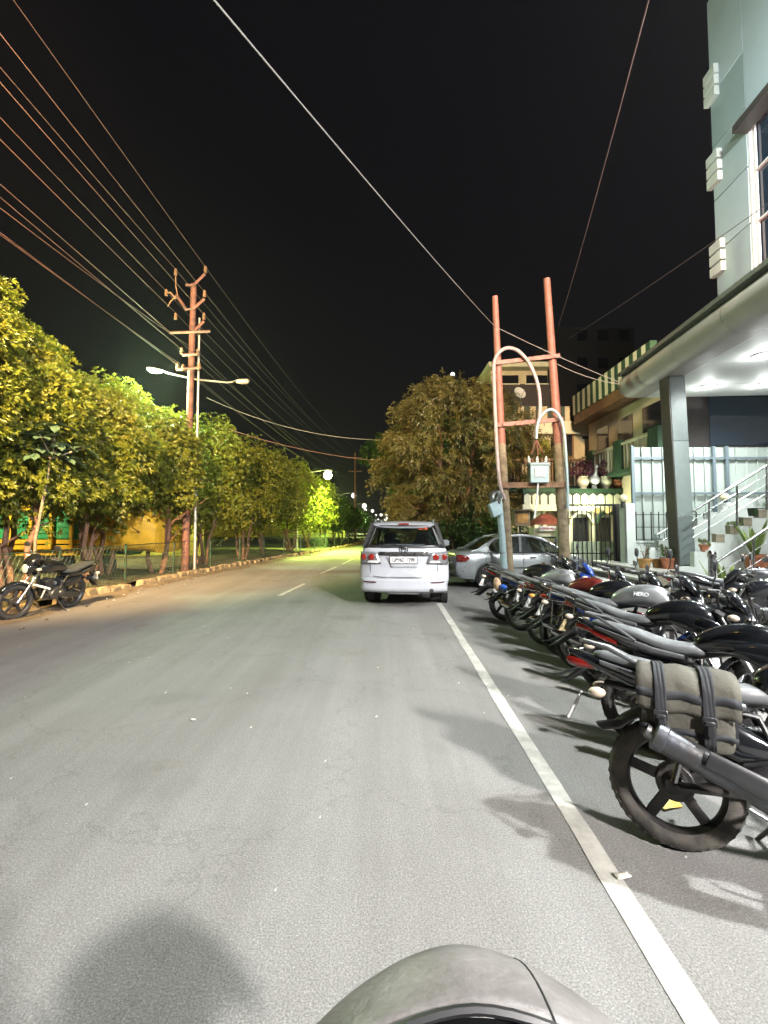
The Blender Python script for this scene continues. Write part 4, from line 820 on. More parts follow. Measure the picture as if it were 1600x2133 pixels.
# black loop carrier of the nearest motorcycle tail seen below the bag: hugger bracket
lk = thing('motorcycle', 'dark motorcycle with a white crash bar parked against the left kerb', 'motorcycle', (0, 0, 0)); bpy.data.objects.remove(lk)
lk = motorcycle('dark motorcycle with a white crash bar and round mirror, parked against the left kerb', (-6.2, 9.55), 98, 'pblack', 'pblack', lean=12, steer=-14, tail='commuter', rim='blackmetal', exh='black', group='motorcycle by the left kerb', mirrors=(1, 1), guard=False, scale=1.0)
lk.rotation_euler.z = -R(98)
wb = MB()
wb.tube([(.92, -.3, .56), (.92, .3, .56)], .019, 8).tube([(.9, -.2, .56), (.84, -.1, .34)], .015, 8).tube([(.9, .2, .56), (.84, .1, .34)], .015, 8); wb.build('crash_bar', M['white'], lk)

# ---------------------------------------------------------------- the viewer's own motorcycle and rider
own = motorcycle('motorcycle under the viewer, only its grey headlight cowl showing at the bottom of the picture', (.0, -.62), -88, 'pgrey', 'pgrey', lean=0, steer=0, tail='commuter', group='motorcycle of the viewer', cowl=False, mirrors=(0, 0), scale=.95, name='motorcycle')
own.location.x = .1
M['cowlgrey'] = mat('cowl_grey', (.19, .178, .172), .45, 0, var=.3, vs=11, spec=.4, bump=.15, bs=60, col2=(.135, .125, .12)); M['recess0'] = mat('seam_dark', (.03, .03, .03), .8)
def wcowl():   # open visor shell in world space, given to the bike as a part
    rs = []
    for i in range(13):
        s_ = i / 12; y = .595 + .175 * math.sin(s_ * math.pi / 2); k = math.sqrt(max(0, 1 - (s_ * .985) ** 2.3)); row = []
        for j in range(33):
            a = math.pi * j / 32; x_ = math.cos(a); row.append(Vector((.108 + x_ * (.155 + .13 * k * abs(x_) ** .5) * (.45 + .55 * k) * 1.02, y - .06 * abs(x_) ** 2, .805 + .205 * math.sin(a) ** .85 * (.82 + .18 * k) - .05 * s_ ** 2 - .02 * (1 - k) + .022 * (1 - s_) - .012 * s_)))
        rs.append(row)
    return MB().rings(rs, close=False)
cw = wcowl().build('headlight_cowl', M['cowlgrey'], None, solid=.006, smooth=70); cw.parent = own
rim_ = MB(); 
_r = [Vector(v) for v in [cw.data.vertices[j].co for j in range(33)]]; rim_.tube(_r, .0055, 6); rim_ = rim_.build('rim_trim', M['plastic'], None)
seam_ = MB(); seam_.tube([cw.data.vertices[i * 33 + 12].co + Vector((0, 0, .0035)) for i in range(12)], .0016, 5); seam_ = seam_.build('panel_seam', M['recess0'], None)
bpy.context.view_layer.update(); cw.matrix_parent_inverse = own.matrix_world.inverted()
for o__ in (rim_, seam_): o__.parent = own; o__.matrix_parent_inverse = own.matrix_world.inverted()
for bx_ in (9, 23):
    v__ = cw.data.vertices[2 * 33 + bx_].co; o__ = MB().ball(v__, .008, 10, 6).build('bolt', M['plastic'], None); o__.parent = own; o__.matrix_parent_inverse = own.matrix_world.inverted()
bk = MB().loft([(.25, .108, .84, .15, .14, 3), (.58, .108, .868, .158, .142, 3), (.64, .108, .85, .15, .13, 3)], 24, axis='Y').build('dash_housing', M['plastic'], None); bk.parent = own; bk.matrix_parent_inverse = own.matrix_world.inverted()

def person(label, joints, edges, radii, skinm, parts):
    me = bpy.data.meshes.new('person'); me.from_pydata(joints, edges, []); o = bpy.data.objects.new('person', me); C.objects.link(o); me.materials.append(skinm)
    md = o.modifiers.new('skin', 'SKIN'); sv = me.skin_vertices[0].data
    for i, r_ in enumerate(radii): sv[i].radius = (r_, r_) if not isinstance(r_, tuple) else r_
    sv[0].use_root = True; md.use_smooth_shade = True
    m2 = o.modifiers.new('sub', 'SUBSURF'); m2.levels = 1; m2.render_levels = 2; return tag(o, label, 'person')
M['skin'] = mat('skin', (.25, .13, .08), .55); M['cloth'] = mat('dark_shirt', (.03, .035, .05), .9, var=.2)
J = [(.1, -.5, .86), (.1, -.52, 1.0), (.1, -.52, 1.2), (.1, -.5, 1.36), (.1, -.49, 1.45), (.1, -.47, 1.54), (.1, -.46, 1.66),
     (.28, -.5, 1.34), (.36, -.38, 1.14), (.2, -.16, 1.32), (.12, -.09, 1.42),
     (-.08, -.5, 1.34), (-.16, -.38, 1.14), (-.02, -.18, 1.36), (-.01, -.1, 1.46),
     (.2, -.46, .84), (.3, -.02, .74), (.33, -.12, .34), (.33, -.12, .1), (.33, .06, .04), (.0, -.46, .84), (-.1, -.02, .74), (-.16, -.12, .34), (-.18, -.12, .1), (-.18, .06, .04)]
E = [(0, 1), (1, 2), (2, 3), (3, 4), (4, 5), (5, 6), (3, 7), (7, 8), (8, 9), (9, 10), (3, 11), (11, 12), (12, 13), (13, 14), (0, 15), (15, 16), (16, 17), (17, 18), (18, 19), (0, 20), (20, 21), (21, 22), (22, 23), (23, 24)]
RA = [.14, .13, .15, .12, .055, .085, .075, .06, .045, .035, .03, .06, .045, .035, .03, .09, .07, .05, .04, .035, .09, .07, .05, .04, .035]
pr = person('rider in a dark shirt sitting on the motorcycle and holding up a phone', J, E, RA, M['cloth'], None)
MB().ball((.1, -.455, 1.62), (.078, .095, .12)).build('head', M['skin'], pr); MB().ball((.1, -.475, 1.65), (.088, .1, .11)).build('hair', M['ink'], pr)
for hx, hy, hz in ((.12, -.09, 1.42), (-.01, -.1, 1.46)):
    hm = MB().ball((hx, hy + .02, hz + .03), (.035, .02, .045))
    for k in range(5): hm.tube([(hx - .028 + k * .014, hy + .03, hz + .06), (hx - .03 + k * .015, hy + .05, hz + .09), (hx - .03 + k * .015, hy + .035, hz + .105 - .004 * abs(k - 2))], [.008, .0075, .006], 6)
    hm.build('hand', M['skin'], pr, smooth=60)
phn = MB().box((.05, -.05, 1.56), (.15, .009, .075)).build('phone', M['plastic'], None, bevel=.003); tag(phn, 'dark phone held up by the rider', 'phone')
# ================================================================ CARS
M['carwhite'] = mat('car_white', (.40, .415, .45), .25, 0, coat=1, var=.05, vs=3); M['carsilver'] = mat('car_silver', (.46, .48, .50), .28, .55, coat=1, var=.1, vs=2)
M['glassdark'] = glassmat('glass_tinted', (.72, .76, .75), .2); M['glasscar'] = glassmat('glass_car', (.35, .40, .38), .5)
def carwheel(t, x, y, r, wd, sgn, rim='psilver', spokes=7):
    h = MB().lathe([(.01, sgn * .02), (.07, sgn * .03), (.07, sgn * -.03), (.01, sgn * -.03)], (0, 0, 0), 'Y', 20)
    for k in range(spokes):
        a = 2 * math.pi * k / spokes; h.bar((math.cos(a) * .05, sgn * .015, math.sin(a) * .05), (math.cos(a) * r * .66, sgn * .0, math.sin(a) * r * .66), .03, r * .14, (0, 1, 0))
    h.lathe([(r * .66, sgn * .05), (r * .7, sgn * .05), (r * .7, -sgn * wd * .8), (r * .66, -sgn * wd * .8)], (0, 0, 0), 'Y', 32, closed=True)
    o = h.build('wheel', M[rim], t, loc=(x, y, r), bevel=.005); prof = [(r * .68, sgn * .05), (r * .8, sgn * .075), (r * .93, sgn * .07), (r, sgn * .04), (r, -sgn * (wd - .05)), (r * .93, -sgn * wd), (r * .68, -sgn * wd)]
    MB().lathe(prof, (0, 0, 0), 'Y', 40, closed=True).build('tyre', M['rubber'], o); MB().lathe([(.02, -sgn * wd * .5), (r * .68, -sgn * wd * .5), (r * .68, -sgn * (wd * .5 + .01)), (.02, -sgn * (wd * .5 + .01))], (0, 0, 0), 'Y', 24, closed=True).build('brake_disc', M['blackmetal'], o); return o
# local frame: x right, y forward, origin on the ground under the rear bumper
def suv():
    t = thing('car', 'white sport utility car seen from behind, parked on the road', 'car', (0, 0, 0)); p = at(841, 1200, 9.35); t.location = (p.x, 9.42, 0); t.rotation_euler.z = -R(4.5)
    HW = .895
    def yr(x, z):   # rear surface
        base = 0.0 if z < .62 else (.03 + (z - .62) * .02 if z < 1.17 else .045 + (z - 1.17) * .42)
        if z < .62: base = -.03 + .05 * max(0, (.5 - z)) * 2
        return base + .16 * abs(x / HW) ** 4 + .05 * abs(x / HW) ** 2
    def hw(z, v=0):   # half width by height
        pts = [(.30, .80), (.40, .86), (.55, .895), (.8, .895), (1.0, .875), (1.17, .825), (1.2, .80)]
        for (z0, w0), (z1, w1) in zip(pts, pts[1:]):
            if z <= z1: return w0 + (w1 - w0) * max(0, (z - z0)) / (z1 - z0)
        return pts[-1][1]
    zs = [.32, .36, .45, .55, .7, .85, 1.0, 1.08, 1.15, 1.19]
    def outline(zt, k=1.0, zb=.32):
        zz = [zb + (zt - zb) * (z - .32) / (1.19 - .32) for z in zs]; r_ = [Vector((hw(.32 + (z - zb) / (zt - zb) * .87) * k, 0, z)) for z in zz]
        top = [Vector((r_[-1].x * q, 0, zt + .012 * (1 - q * q))) for q in (.97, .8, .5, .2)]
        rt = r_ + top; return rt + [Vector((-v.x, 0, v.z)) for v in reversed(rt)]
    rs = []
    for k in (.02, .35, .7, .92):   # rear cap, concentric
        o_ = outline(1.19); cz = .75; rs.append([Vector((v.x * k, yr(v.x * k, cz + (v.z - cz) * k), cz + (v.z - cz) * k)) for v in o_])
    o_ = outline(1.19); rs.append([Vector((v.x * .985, yr(v.x, v.z) + .02, v.z)) for v in o_]); rs.append([Vector((v.x, .32, v.z)) for v in o_])
    for y, k, zt in ((.6, 1.0, 1.19), (1.5, 1.0, 1.18), (3.0, 1.0, 1.15), (3.4, .99, 1.12), (4.0, .97, 1.06), (4.4, .92, .98)): rs.append([Vector((v.x, y, v.z)) for v in outline(zt, k)])
    for k in (.7, .3, .02): rs.append([Vector((v.x * k, 4.5 + .02 * (1 - k), .65 + (v.z - .65) * k)) for v in outline(.98, .92)])
    body = MB().rings(rs, cap=True).build('body', M['carwhite'], t, smooth=50)
    # greenhouse: roof + pillars
    def gh(x, z): return yr(x, z)
    rt = 1.655
    roof = []
    for y, w_, z_ in ((.22, .56, 1.60), (.20, .60, 1.635), (.30, .655, 1.665), (.8, .67, 1.69), (1.8, .68, 1.70), (2.5, .66, 1.68), (2.72, .62, 1.65)):
        roof.append([Vector((w_ * math.sin(a), y + .05 * abs(math.sin(a)) ** 3, z_ - .02 + .035 * math.cos(a))) if True else 0 for a in [2 * math.pi * k / 24 for k in range(24)]])
    for r_ in roof:
        for v in r_: v.x = max(-9, min(9, v.x))
    ro = MB().rings(roof, cap=True); ro.build('roof', M['carwhite'], t, smooth=50)
    MB().box((0, .205, 1.637), (.2, .03, .028)).build('brake_lamp', M['redlens'], t, bevel=.005)
    pil = MB()
    for sg in (-1, 1):
        pil.bar((sg * .80, yr(.80, 1.18) + .03, 1.17), (sg * .635, yr(.63, 1.6) - .02, 1.63), .11, .07, (sg, 0, 0))
        for y0, y1 in ((1.2, 1.15), (2.0, 1.95)): pil.bar((sg * .80, y0, 1.17), (sg * .66, y1, 1.66), .09, .04, (sg, 0, 0))
        pil.bar((sg * .80, 3.25, 1.14), (sg * .64, 2.65, 1.64), .07, .05, (sg, 0, 0)); pil.bar((sg * .66, .25, 1.645), (sg * .655, 2.65, 1.66), .06, .05)
    pil.build('pillars', M['frameblack'], t)
    def patch(name, c, m, off=.006, nx=8, nz=5, thick=.004, parent=t, parentm=None):
        a, b_, c_, d_ = [Vector((q[0], 0, q[1])) for q in c]; rs = []
        for i in range(nz + 1):
            row = []
            for j in range(nx + 1):
                l_ = a.lerp(d_, i / nz); r__ = b_.lerp(c_, i / nz); q = l_.lerp(r__, j / nx); row.append(Vector((q.x, yr(q.x, q.z) - off, q.z)))
            rs.append(row)
        return MB().rings(rs, close=False).build(name, m, parent, solid=thick, smooth=60)
    g = [(-.735, 1.2), (.735, 1.2), (.565, 1.6), (-.565, 1.6)]
    rg = patch('rear_window', g, M['glassdark'], off=.0)
    for nm, c in (('a', [(-.80, 1.17), (.80, 1.17), (.73, 1.22), (-.73, 1.22)]), ('b', [(-.60, 1.585), (.60, 1.585), (.58, 1.63), (-.58, 1.63)]), ('c', [(-.80, 1.18), (-.70, 1.18), (-.53, 1.62), (-.615, 1.62)]), ('d', [(.70, 1.18), (.80, 1.18), (.615, 1.62), (.53, 1.62)])): patch('window_surround', c, M['frameblack'], off=.004, thick=.02)
    for sg in (-1, 1):
        MB().add([(sg * .80, .35, 1.18), (sg * .80, 3.2, 1.15), (sg * .66, 2.7, 1.62), (sg * .655, .35, 1.62)], [(0, 1, 2, 3)]).build('side_window', M['glassdark'], t, smooth=0)
    MB().add([(-.76, 3.3, 1.16), (.76, 3.3, 1.16), (.6, 2.68, 1.63), (-.6, 2.68, 1.63)], [(0, 1, 2, 3)]).build('windscreen', M['glassdark'], t, smooth=0)
    # tail lights
    for sg in (-1, 1):
        c = [(sg * .865, 1.085), (sg * .53, 1.06), (sg * .455, .865), (sg * .86, .845)]; 
        tl = patch('tail_light', c, M['smokelens'], off=.016, thick=.02)
        patch('tail_light_edge', [(sg * .872, 1.095), (sg * .52, 1.07), (sg * .44, .855), (sg * .868, .835)], M['dullmetal'], off=.006, thick=.016, parent=tl)
        for cx, rr in ((.79, .062), (.63, .066)):
            q = Vector((sg * cx, yr(cx, 1.0) - .034, .985)); MB().ball(q, (rr, .02, rr * .95), 16, 8).build('lamp_bowl', M['redlens'], tl)
        patch('reverse_lamp', [(sg * .70, .915), (sg * .53, .915), (sg * .50, .875), (sg * .72, .875)], M['white'], off=.03, thick=.008, parent=tl)
    # chrome strip with name, painted plate recess shade, plate, lines
    st = patch('chrome_strip', [(-.50, 1.025), (.50, 1.025), (.47, 1.075), (-.47, 1.075)], M['blackmetal'], off=.02, thick=.03)
    for k, ch in enumerate('FORTUNER'): text_mesh('nameplate_letter', ch, .04, M['chrome'], st, (-.24 + k * .0686, yr(0, 1.05) - .042, 1.05), (R(90), 0, 0), .002, 1.2)
    patch('garnish_lip', [(-.5, 1.078), (.5, 1.078), (.49, 1.09), (-.49, 1.09)], M['chrome'], off=.022, thick=.03)
    lg = MB()
    for rx, rz in ((.082, .056), (.035, .056), (.06, .022)):
        lg.tube([(rx * math.cos(a), 0, rz * math.sin(a) + (.03 if rx == .06 else 0)) for a in [2 * math.pi * k / 28 for k in range(29)]], .009, 6, cap=False)
    lg.build('badge', M['chrome'], t, loc=(0, yr(0, 1.13) - .012, 1.135))
    patch('plate_recess_shade', [(-.34, .99), (.34, .99), (.25, .78), (-.25, .78)], M['recess'], off=.004, thick=.006)  # flat patch; the recess shade is put into its darker colour
    mb = MB(); pl = mb.box((0, 0, 0), (.52, .012, .125)).build('number_plate', M['white'], t, loc=(0, yr(0, .93) - .03, .935), bevel=.004)
    text_mesh('plate_lettering', 'UP96D 1299', .105, M['ink'], pl, (0, -.008, -.003), (R(90), 0, 0), .001, .80)
    MB().box((0, 0, 0), (.54, .008, .145)).build('plate_frame', M['plastic'], pl, loc=(0, .009, 0))
    # tailgate shut lines, bumper crease
    sl = MB(); pts = [(-.66, .86), (-.665, .75), (-.64, .66), (-.58, .615), (-.4, .60), (0, .597), (.4, .60), (.58, .615), (.64, .66), (.665, .75), (.66, .86)]
    sl.tube([(x, yr(x, z) - .001, z) for x, z in pts], .006, 5, cap=False); sl.tube([(x, yr(x, z) - .002, z) for x, z in ((-.80, 1.165), (-.4, 1.165), (0, 1.165), (.4, 1.165), (.80, 1.165))], .005, 5); sl.build('shut_line', M['recess2'], t)
    bl = MB(); 
    rs = []
    for x in [i * .085 - .85 for i in range(21)]:
        f = abs(x) / .85; rs.append([Vector((x, yr(x, .5) - d_, z)) for z, d_ in ((.30, -.04), (.34, .03), (.40, .045), (.46, .03), (.52, .035), (.565, .03), (.58, .0))])
    bl.rings(rs, close=False).build('bumper', M['carwhite'], t, solid=.01, smooth=60)
    for sg in (-1, 1): patch('reflector', [(sg * .80, .52), (sg * .52, .515), (sg * .54, .495), (sg * .78, .50)], M['darkred'], off=.05, thick=.012)
    patch('skid_panel', [(-.36, .33), (.36, .33), (.30, .27), (-.30, .27)], M['dullmetal'], off=-.02, thick=.02)
    MB().cyl((.54, -.04, .345), (.54, .4, .345), .042).build('exhaust_pipe', M['blackmetal'], t)
    MB().tube([(.02, yr(0, 1.15) - .03, 1.15), (-.02, yr(0, 1.2) - .03, 1.21), (-.22, yr(.2, 1.235) - .02, 1.238), (-.42, yr(.4, 1.24) - .015, 1.24)], [.016, .012, .008, .006], 6).build('wiper', M['plastic'], t)
    for sg in (-1, 1):
        MB().loft([(3.0, sg * .97, 1.17, .085, .07, 3), (3.06, sg * .97, 1.17, .1, .085, 3), (3.16, sg * .96, 1.17, .07, .06, 3)], 16, axis='Y').box((sg * .86, 3.06, 1.12), (.12, .05, .04)).build('side_mirror', M['carwhite'], t)
        MB().bar((sg * .6, .5, 1.715), (sg * .6, 2.3, 1.735), .03, .03).box((sg * .6, .52, 1.70), (.035, .1, .03)).build('roof_rail', M['dullmetal'], t)
        MB().prism([(sg * .6, .30), (sg * .88, .34), (sg * .87, .25), (sg * .64, .25)], .42, .44).build('mud_flap', M['dustplastic'], t)
    for x, sg in ((-.78, -1), (.78, 1)):
        for y in (.95, 3.6):
            o = carwheel(t, 0, 0, .365, .25, 1); o.location = (x, y, .365); o.rotation_euler.z = R(-90) if sg > 0 else R(90)
            MB().lathe([(.0, 0), (.44, 0), (.44, .12), (0, .12)], (x - .02 * sg, y, .40), 'X', 20).build('wheel_arch', M['frameblack'], t)
    sl = MB().loft([(3.55, 0, .9, .6, .06, 4), (3.7, 0, .9, .6, .05, 4)], axis='Y')
    MB().bb((-.55, 1.0, .2), (.55, 4.2, .34)).build('underbody', M['frameblack'], t)
    for x in (-.36, .36):
        for y in (1.05, 1.75): MB().loft([(y, x, 1.0, .24, .3, 4), (y + .08, x, 1.0, .25, .3, 4), (y + .14, x, .98, .22, .28, 4)], axis='Y').loft([(y, x, 1.36, .11, .075, 3), (y + .08, x, 1.37, .12, .085, 3)], axis='Y').build('seat', M['seat'], t)
    MB().ball((0, 2.7, 1.52), (.12, .02, .035)).build('rear_view_mirror', M['plastic'], t)
    MB().box((0, 0, 0), (.17, .004, .05)).build('sticker', M['orangesticker'], rg, loc=(.38, yr(.38, 1.55) + .008, 1.545), rot=(R(-22), 0, 0))
    return t
M['darkred'] = mat('reflector_dark_red', (.06, .012, .012), .2)
M['smokelens'] = mat('lens_smoke', (.22, .22, .23), .12, .3, coat=1)
M['recess'] = mat('tailgate_recess_shade', (.36, .375, .40), .35, coat=1); M['recess2'] = mat('gap_rubber', (.05, .05, .055), .8); M['orangesticker'] = mat('orange_sticker', (.85, .12, .04), .5, emit=(.9, .12, .04), es=.0)
suv()

def sedan():
    # built facing +x (front), y left, right flank at -y towards the camera
    t = thing('car', 'silver sedan parked crosswise behind the double pole, right flank showing', 'car', (0, 0, 0)); t.location = (1.78, 13.1, 0); t.rotation_euler.z = R(6); t.scale = (.94, 1, .95)
    L = 4.1; HW = .82
    def prof(x):  # belt/top of lower body height, bottom
        P_ = [(0, .62, .42), (.04, .86, .32), (.12, .97, .27), (.5, 1.0, .24), (1.0, .98, .23), (2.0, .95, .23), (2.9, .95, .24), (3.3, .90, .25), (3.8, .78, .26), (4.02, .62, .30), (4.1, .5, .38)]
        for a, b_ in zip(P_, P_[1:]):
            if x <= b_[0]: f = (x - a[0]) / (b_[0] - a[0]); return a[1] + (b_[1] - a[1]) * f, a[2] + (b_[2] - a[2]) * f
        return P_[-1][1:]
    def W(x): return HW * (1 - .16 * max(0, (.5 - x) / .5) ** 2.2 - .22 * max(0, (x - 3.2) / .9) ** 2)
    rs = []; xs = [.0, .03, .08, .16, .3, .42, .5, .56, .62, .7, .8, .9, 1.0, 1.1, 1.16, 1.22, 1.4, 1.8, 2.3, 2.7, 2.94, 3.0, 3.06, 3.15, 3.3, 3.45, 3.6, 3.66, 3.72, 3.85, 3.98, 4.06, 4.1]
    def arch(x, z):
        for cx in (.86, 3.3):
            d = abs(x - cx)
            if d < .335: return max(z, .30 + math.sqrt(.335 ** 2 - d * d))
        return z
    for x in xs:
        zt, zb = prof(x); w_ = W(x); zb2 = arch(x, zb) if .4 < x < 3.8 else zb; half = []
        for k, (f, wf) in enumerate(((0, .93), (.12, .985), (.3, 1.0), (.5, 1.0), (.7, .985), (.86, .955), (.95, .92), (1.0, .86))):
            half.append(Vector((x, -w_ * wf, zb2 + (zt - zb2) * f)))
        top = [Vector((x, -w_ * q, zt + .025 * (1 - q * q))) for q in (.6, .3)]
        r_ = half + top; rs.append(r_ + [Vector((v.x, -v.y, v.z)) for v in reversed(r_)])
    MB().rings(rs, cap=True).build('body', M['carsilver'], t, smooth=45)
    # greenhouse
    rf = []
    for x, z, w_ in ((.62, 1.01, .60), (.8, 1.12, .60), (1.0, 1.25, .585), (1.2, 1.345, .57), (1.5, 1.40, .56), (1.9, 1.415, .56), (2.25, 1.385, .56), (2.5, 1.31, .57), (2.8, 1.15, .60), (3.1, .97, .64)):
        rf.append([Vector((x, y * w_, z + (.035 if abs(y) < .9 else 0) * (1 - y * y))) for y in (-1, -.9, -.5, 0, .5, .9, 1)])
    m_ = MB().rings(rf[3:7], close=False); m_.build('roof', M['carsilver'], t, solid=.03, smooth=60)
    MB().rings([[v * 1 for v in r_[1:-1]] for r_ in rf[:4]], close=False).build('rear_window', M['glasscar'], t, smooth=60)
    MB().rings([[v * 1 for v in r_[1:-1]] for r_ in rf[6:]], close=False).build('windscreen', M['glasscar'], t, smooth=60)
    def yb(z): return -(.72 - (z - .95) * .36)
    for sg in (1, -1):
        # c pillar, roof rail, a pillar as one side frame with window holes: built as bars following the arc
        arcp = [(.42, .985), (.62, 1.03), (.8, 1.14), (1.0, 1.26), (1.2, 1.35), (1.5, 1.405), (1.9, 1.42), (2.25, 1.39), (2.5, 1.315), (2.8, 1.155), (3.12, .95)]
        sd = MB(); sd.tube([(x, sg * yb(z), z) for x, z in arcp], [.035] * 3 + [.04] * 6 + [.03] * 2, 8)
        vs = [(.4, .97), (.62, 1.03), (.8, 1.14), (1.0, 1.26), (1.16, 1.31), (1.0, 1.2), (.93, 1.1), (.96, 1.02), (1.05, .96)]; sd.add([(x, sg * yb(z), z) for x, z in vs] + [(x, sg * (yb(z) + .03), z) for x, z in vs], [tuple(range(9)), tuple(range(17, 8, -1))])
        sd.build('side_frame', M['carsilver'], t)
        MB().bar((1.82, sg * yb(.96), .96), (1.86, sg * yb(1.38), 1.38), .08, .03, (0, 1, 0)).build('door_pillar', M['frameblack'], t)
        MB().add([(x, sg * (yb(z) + .01), z) for x, z in ((.95, .97), (.93, 1.1), (1.0, 1.22), (1.22, 1.33), (1.5, 1.375), (1.82, 1.385), (1.82, .965))], [tuple(range(7))]).build('side_window', M['glasscar'], t, smooth=0)
        MB().add([(x, sg * (yb(z) + .01), z) for x, z in ((1.88, .965), (1.88, 1.385), (2.25, 1.36), (2.5, 1.29), (2.8, 1.12), (3.0, .975))], [tuple(range(6))]).build('side_window', M['glasscar'], t, smooth=0)
        MB().bar((.95, sg * -.74, .955), (3.05, sg * -.735, .955), .02, .03).build('belt_moulding', M['blackmetal'], t)
        ms = MB().bar((1.25, sg * -.827, .55), (3.0, sg * -.822, .55), .012, .03); ms.build('side_moulding', M['chrome'], t)
        for x in (1.28, 2.05): MB().loft([(x, sg * -.815, .84, .012, .018, 3), (x + .04, sg * -.828, .84, .016, .022, 3), (x + .15, sg * -.828, .84, .016, .022, 3), (x + .19, sg * -.815, .84, .012, .018, 3)], 12).build('door_handle', M['carsilver'], t)
        sh = MB()
        for pts in ([(1.86, .95), (1.87, .7), (1.86, .3)], [(1.1, .95), (1.24, .8), (1.26, .62)], [(2.98, .94), (3.02, .7), (2.95, .3)]): sh.tube([(x, sg * -.822, z) for x, z in pts], .005, 4)
        sh.build('shut_line', M['recess2'], t)
        MB().loft([(2.86, sg * -.86, 1.0, .06, .05, 2.6), (2.93, sg * -.88, 1.0, .09, .065, 2.6), (3.02, sg * -.86, 1.0, .05, .04, 2.6)], 16).build('side_mirror', M['carsilver'], t)
        MB().loft([(.015, sg * -.66, .80, .04, .08, 3), (.05, sg * -.68, .80, .07, .10, 3), (.14, sg * -.70, .80, .09, .1, 3), (.30, sg * -.762, .79, .03, .075, 3), (.38, sg * -.78, .78, .012, .03, 3)], 18).build('tail_light', M['redlens'], t)
        for x in (.86, 3.3):
            MB().lathe([(0, 0), (.33, 0), (.33, .28), (0, .28)], (x, (-.80 if sg > 0 else .52), .30), 'Y', 24).build('wheel_arch', M['frameblack'], t); carwheel(t, x, sg * -.765, .295, .19, -sg)
    MB().box((0, 0, 0), (.01, .5, .11)).build('number_plate', M['white'], t, loc=(-.03, 0, .72))
    MB().bb((.4, -.7, .17), (3.8, .7, .25)).build('underbody', M['frameblack'], t)
    for x, y in ((1.35, 0), (2.2, -.35), (2.2, .35)): MB().loft([(x, y, .9, .26 if y else .6, .28, 4), (x + .12, y, .9, .25 if y else .6, .26, 4)]).loft([(x - .03, y, 1.2, .11, .09, 3), (x + .05, y, 1.2, .11, .09, 3)]).build('seat', M['seat'], t)
    return t
sedan()
# dark car beyond, between the white car and the sedan
dc = thing('car', 'dark car barely visible between the white car and the silver sedan', 'car', (1.9, 15.2, 0), R(85))
MB().loft([(0, 0, .62, .7, .22, 4), (.15, 0, .66, .82, .32, 4), (1.2, 0, .68, .84, .34, 4), (3.2, 0, .65, .84, .32, 4), (3.9, 0, .58, .7, .22, 4)]).build('body', M['pblack'], dc, sub=1)
MB().loft([(.4, 0, .95, .6, .08, 4), (.9, 0, 1.1, .62, .25, 4), (2.2, 0, 1.12, .62, .28, 4), (2.9, 0, .98, .6, .1, 4)]).build('cabin', M['glasscar'], dc)
for x, y in ((.7, -.78), (.7, .78), (3.2, -.78), (3.2, .78)): carwheel(dc, x, y, .3, .18, 1 if y > 0 else -1)
# ================================================================ DOUBLE POLE WITH TRANSFORMER UNIT
M['conc'] = mat('pole_concrete', (.20, .155, .095), .8, var=.45, vs=7, bump=.4, bs=25, col2=(.11, .08, .05)); M['salmon'] = mat('pole_salmon_paint', (.19, .07, .05), .6, var=.45, vs=9, col2=(.17, .06, .04), bump=.2)
M['cablepink'] = mat('cable_grey_pink', (.30, .23, .22), .55, var=.2, vs=8); M['boxgrey'] = mat('box_grey_blue', (.30, .39, .41), .45, .2, var=.12, vs=9)
YP = 12.0; mp = YP / 1000
dp = thing('double_pole', 'pair of leaning salmon and brown poles joined by three cross bars by the parking row', 'utility pole', (3.2, YP, 0)); O = Vector((3.2, YP, 0))
def q(px, py_, dy=0): v = at(px, py_, YP + dy); return v - O
def pole2(x0, y0, x1, y1, xm, ym, r0, r1):
    a, m_, b_ = q(x0, y0), q(xm, ym), q(x1, y1); a = a + (a - m_) * .0; base = a.copy(); base.z = -.1
    MB().tube([base, m_], [r0, (r0 + r1) / 2], 14).build('pole_lower', M['conc'], dp); MB().tube([m_, b_], [(r0 + r1) / 2, r1], 14).build('pole_upper', M['salmon'], dp)
pole2(1063, 1215, 1031, 618, 1045, 925, .125, .075); pole2(1180, 1215, 1139, 581, 1163, 925, .145, .085)
for (x0, y0, x1, y1, m_) in ((1025, 757, 1166, 741, 'salmon'), (1030, 886, 1173, 873, 'salmon')): MB().bar(q(x0, y0, -.13), q(x1, y1, -.13), .06, .10).bar(q(x0, y0, .13), q(x1, y1, .13), .06, .10).build('cross_bar', M[m_], dp)
MB().bar(q(1040, 1009, -.16), q(1183, 1008, -.16), .05, .09).bar(q(1040, 1014, -.19), q(1183, 1013, -.19), .02, .05).bar(q(1040, 1009, .16), q(1183, 1008, .16), .05, .09).build('cross_bar', M['rust2'], dp)
for x_ in (1047, 1074, 1093, 1117, 1134, 1150): MB().cyl(q(x_, 887, -.16), q(x_, 882, -.2), .012, n=6).build('bolt', M['rust2'], dp)
cbx = thing('switch_box', 'grey blue electrical box with insulators on top mounted between the two poles', 'electrical box', at(1122, 1012, YP - .25)); OB = cbx.location.copy()
def q2(px, py_, dy=-.25): return at(px, py_, YP + dy) - OB
c0, c1 = q2(1102, 970), q2(1141, 1006); MB().bb((c0.x, -.12, c1.z), (c1.x, .16, c0.z)).prism([(c0.x - .02, c0.z), (c1.x + .02, c0.z), (c1.x, c0.z + .06), (c0.x, c0.z + .06)], -.15, .19).build('box_body', M['boxgrey'], cbx, bevel=.01)
a_, b_ = q2(1111, 975), q2(1133, 994); dr = MB().bb((a_.x, -.15, b_.z), (b_.x, -.12, a_.z)).build('door', M['white'], cbx, bevel=.004); pc = (a_ + b_) / 2
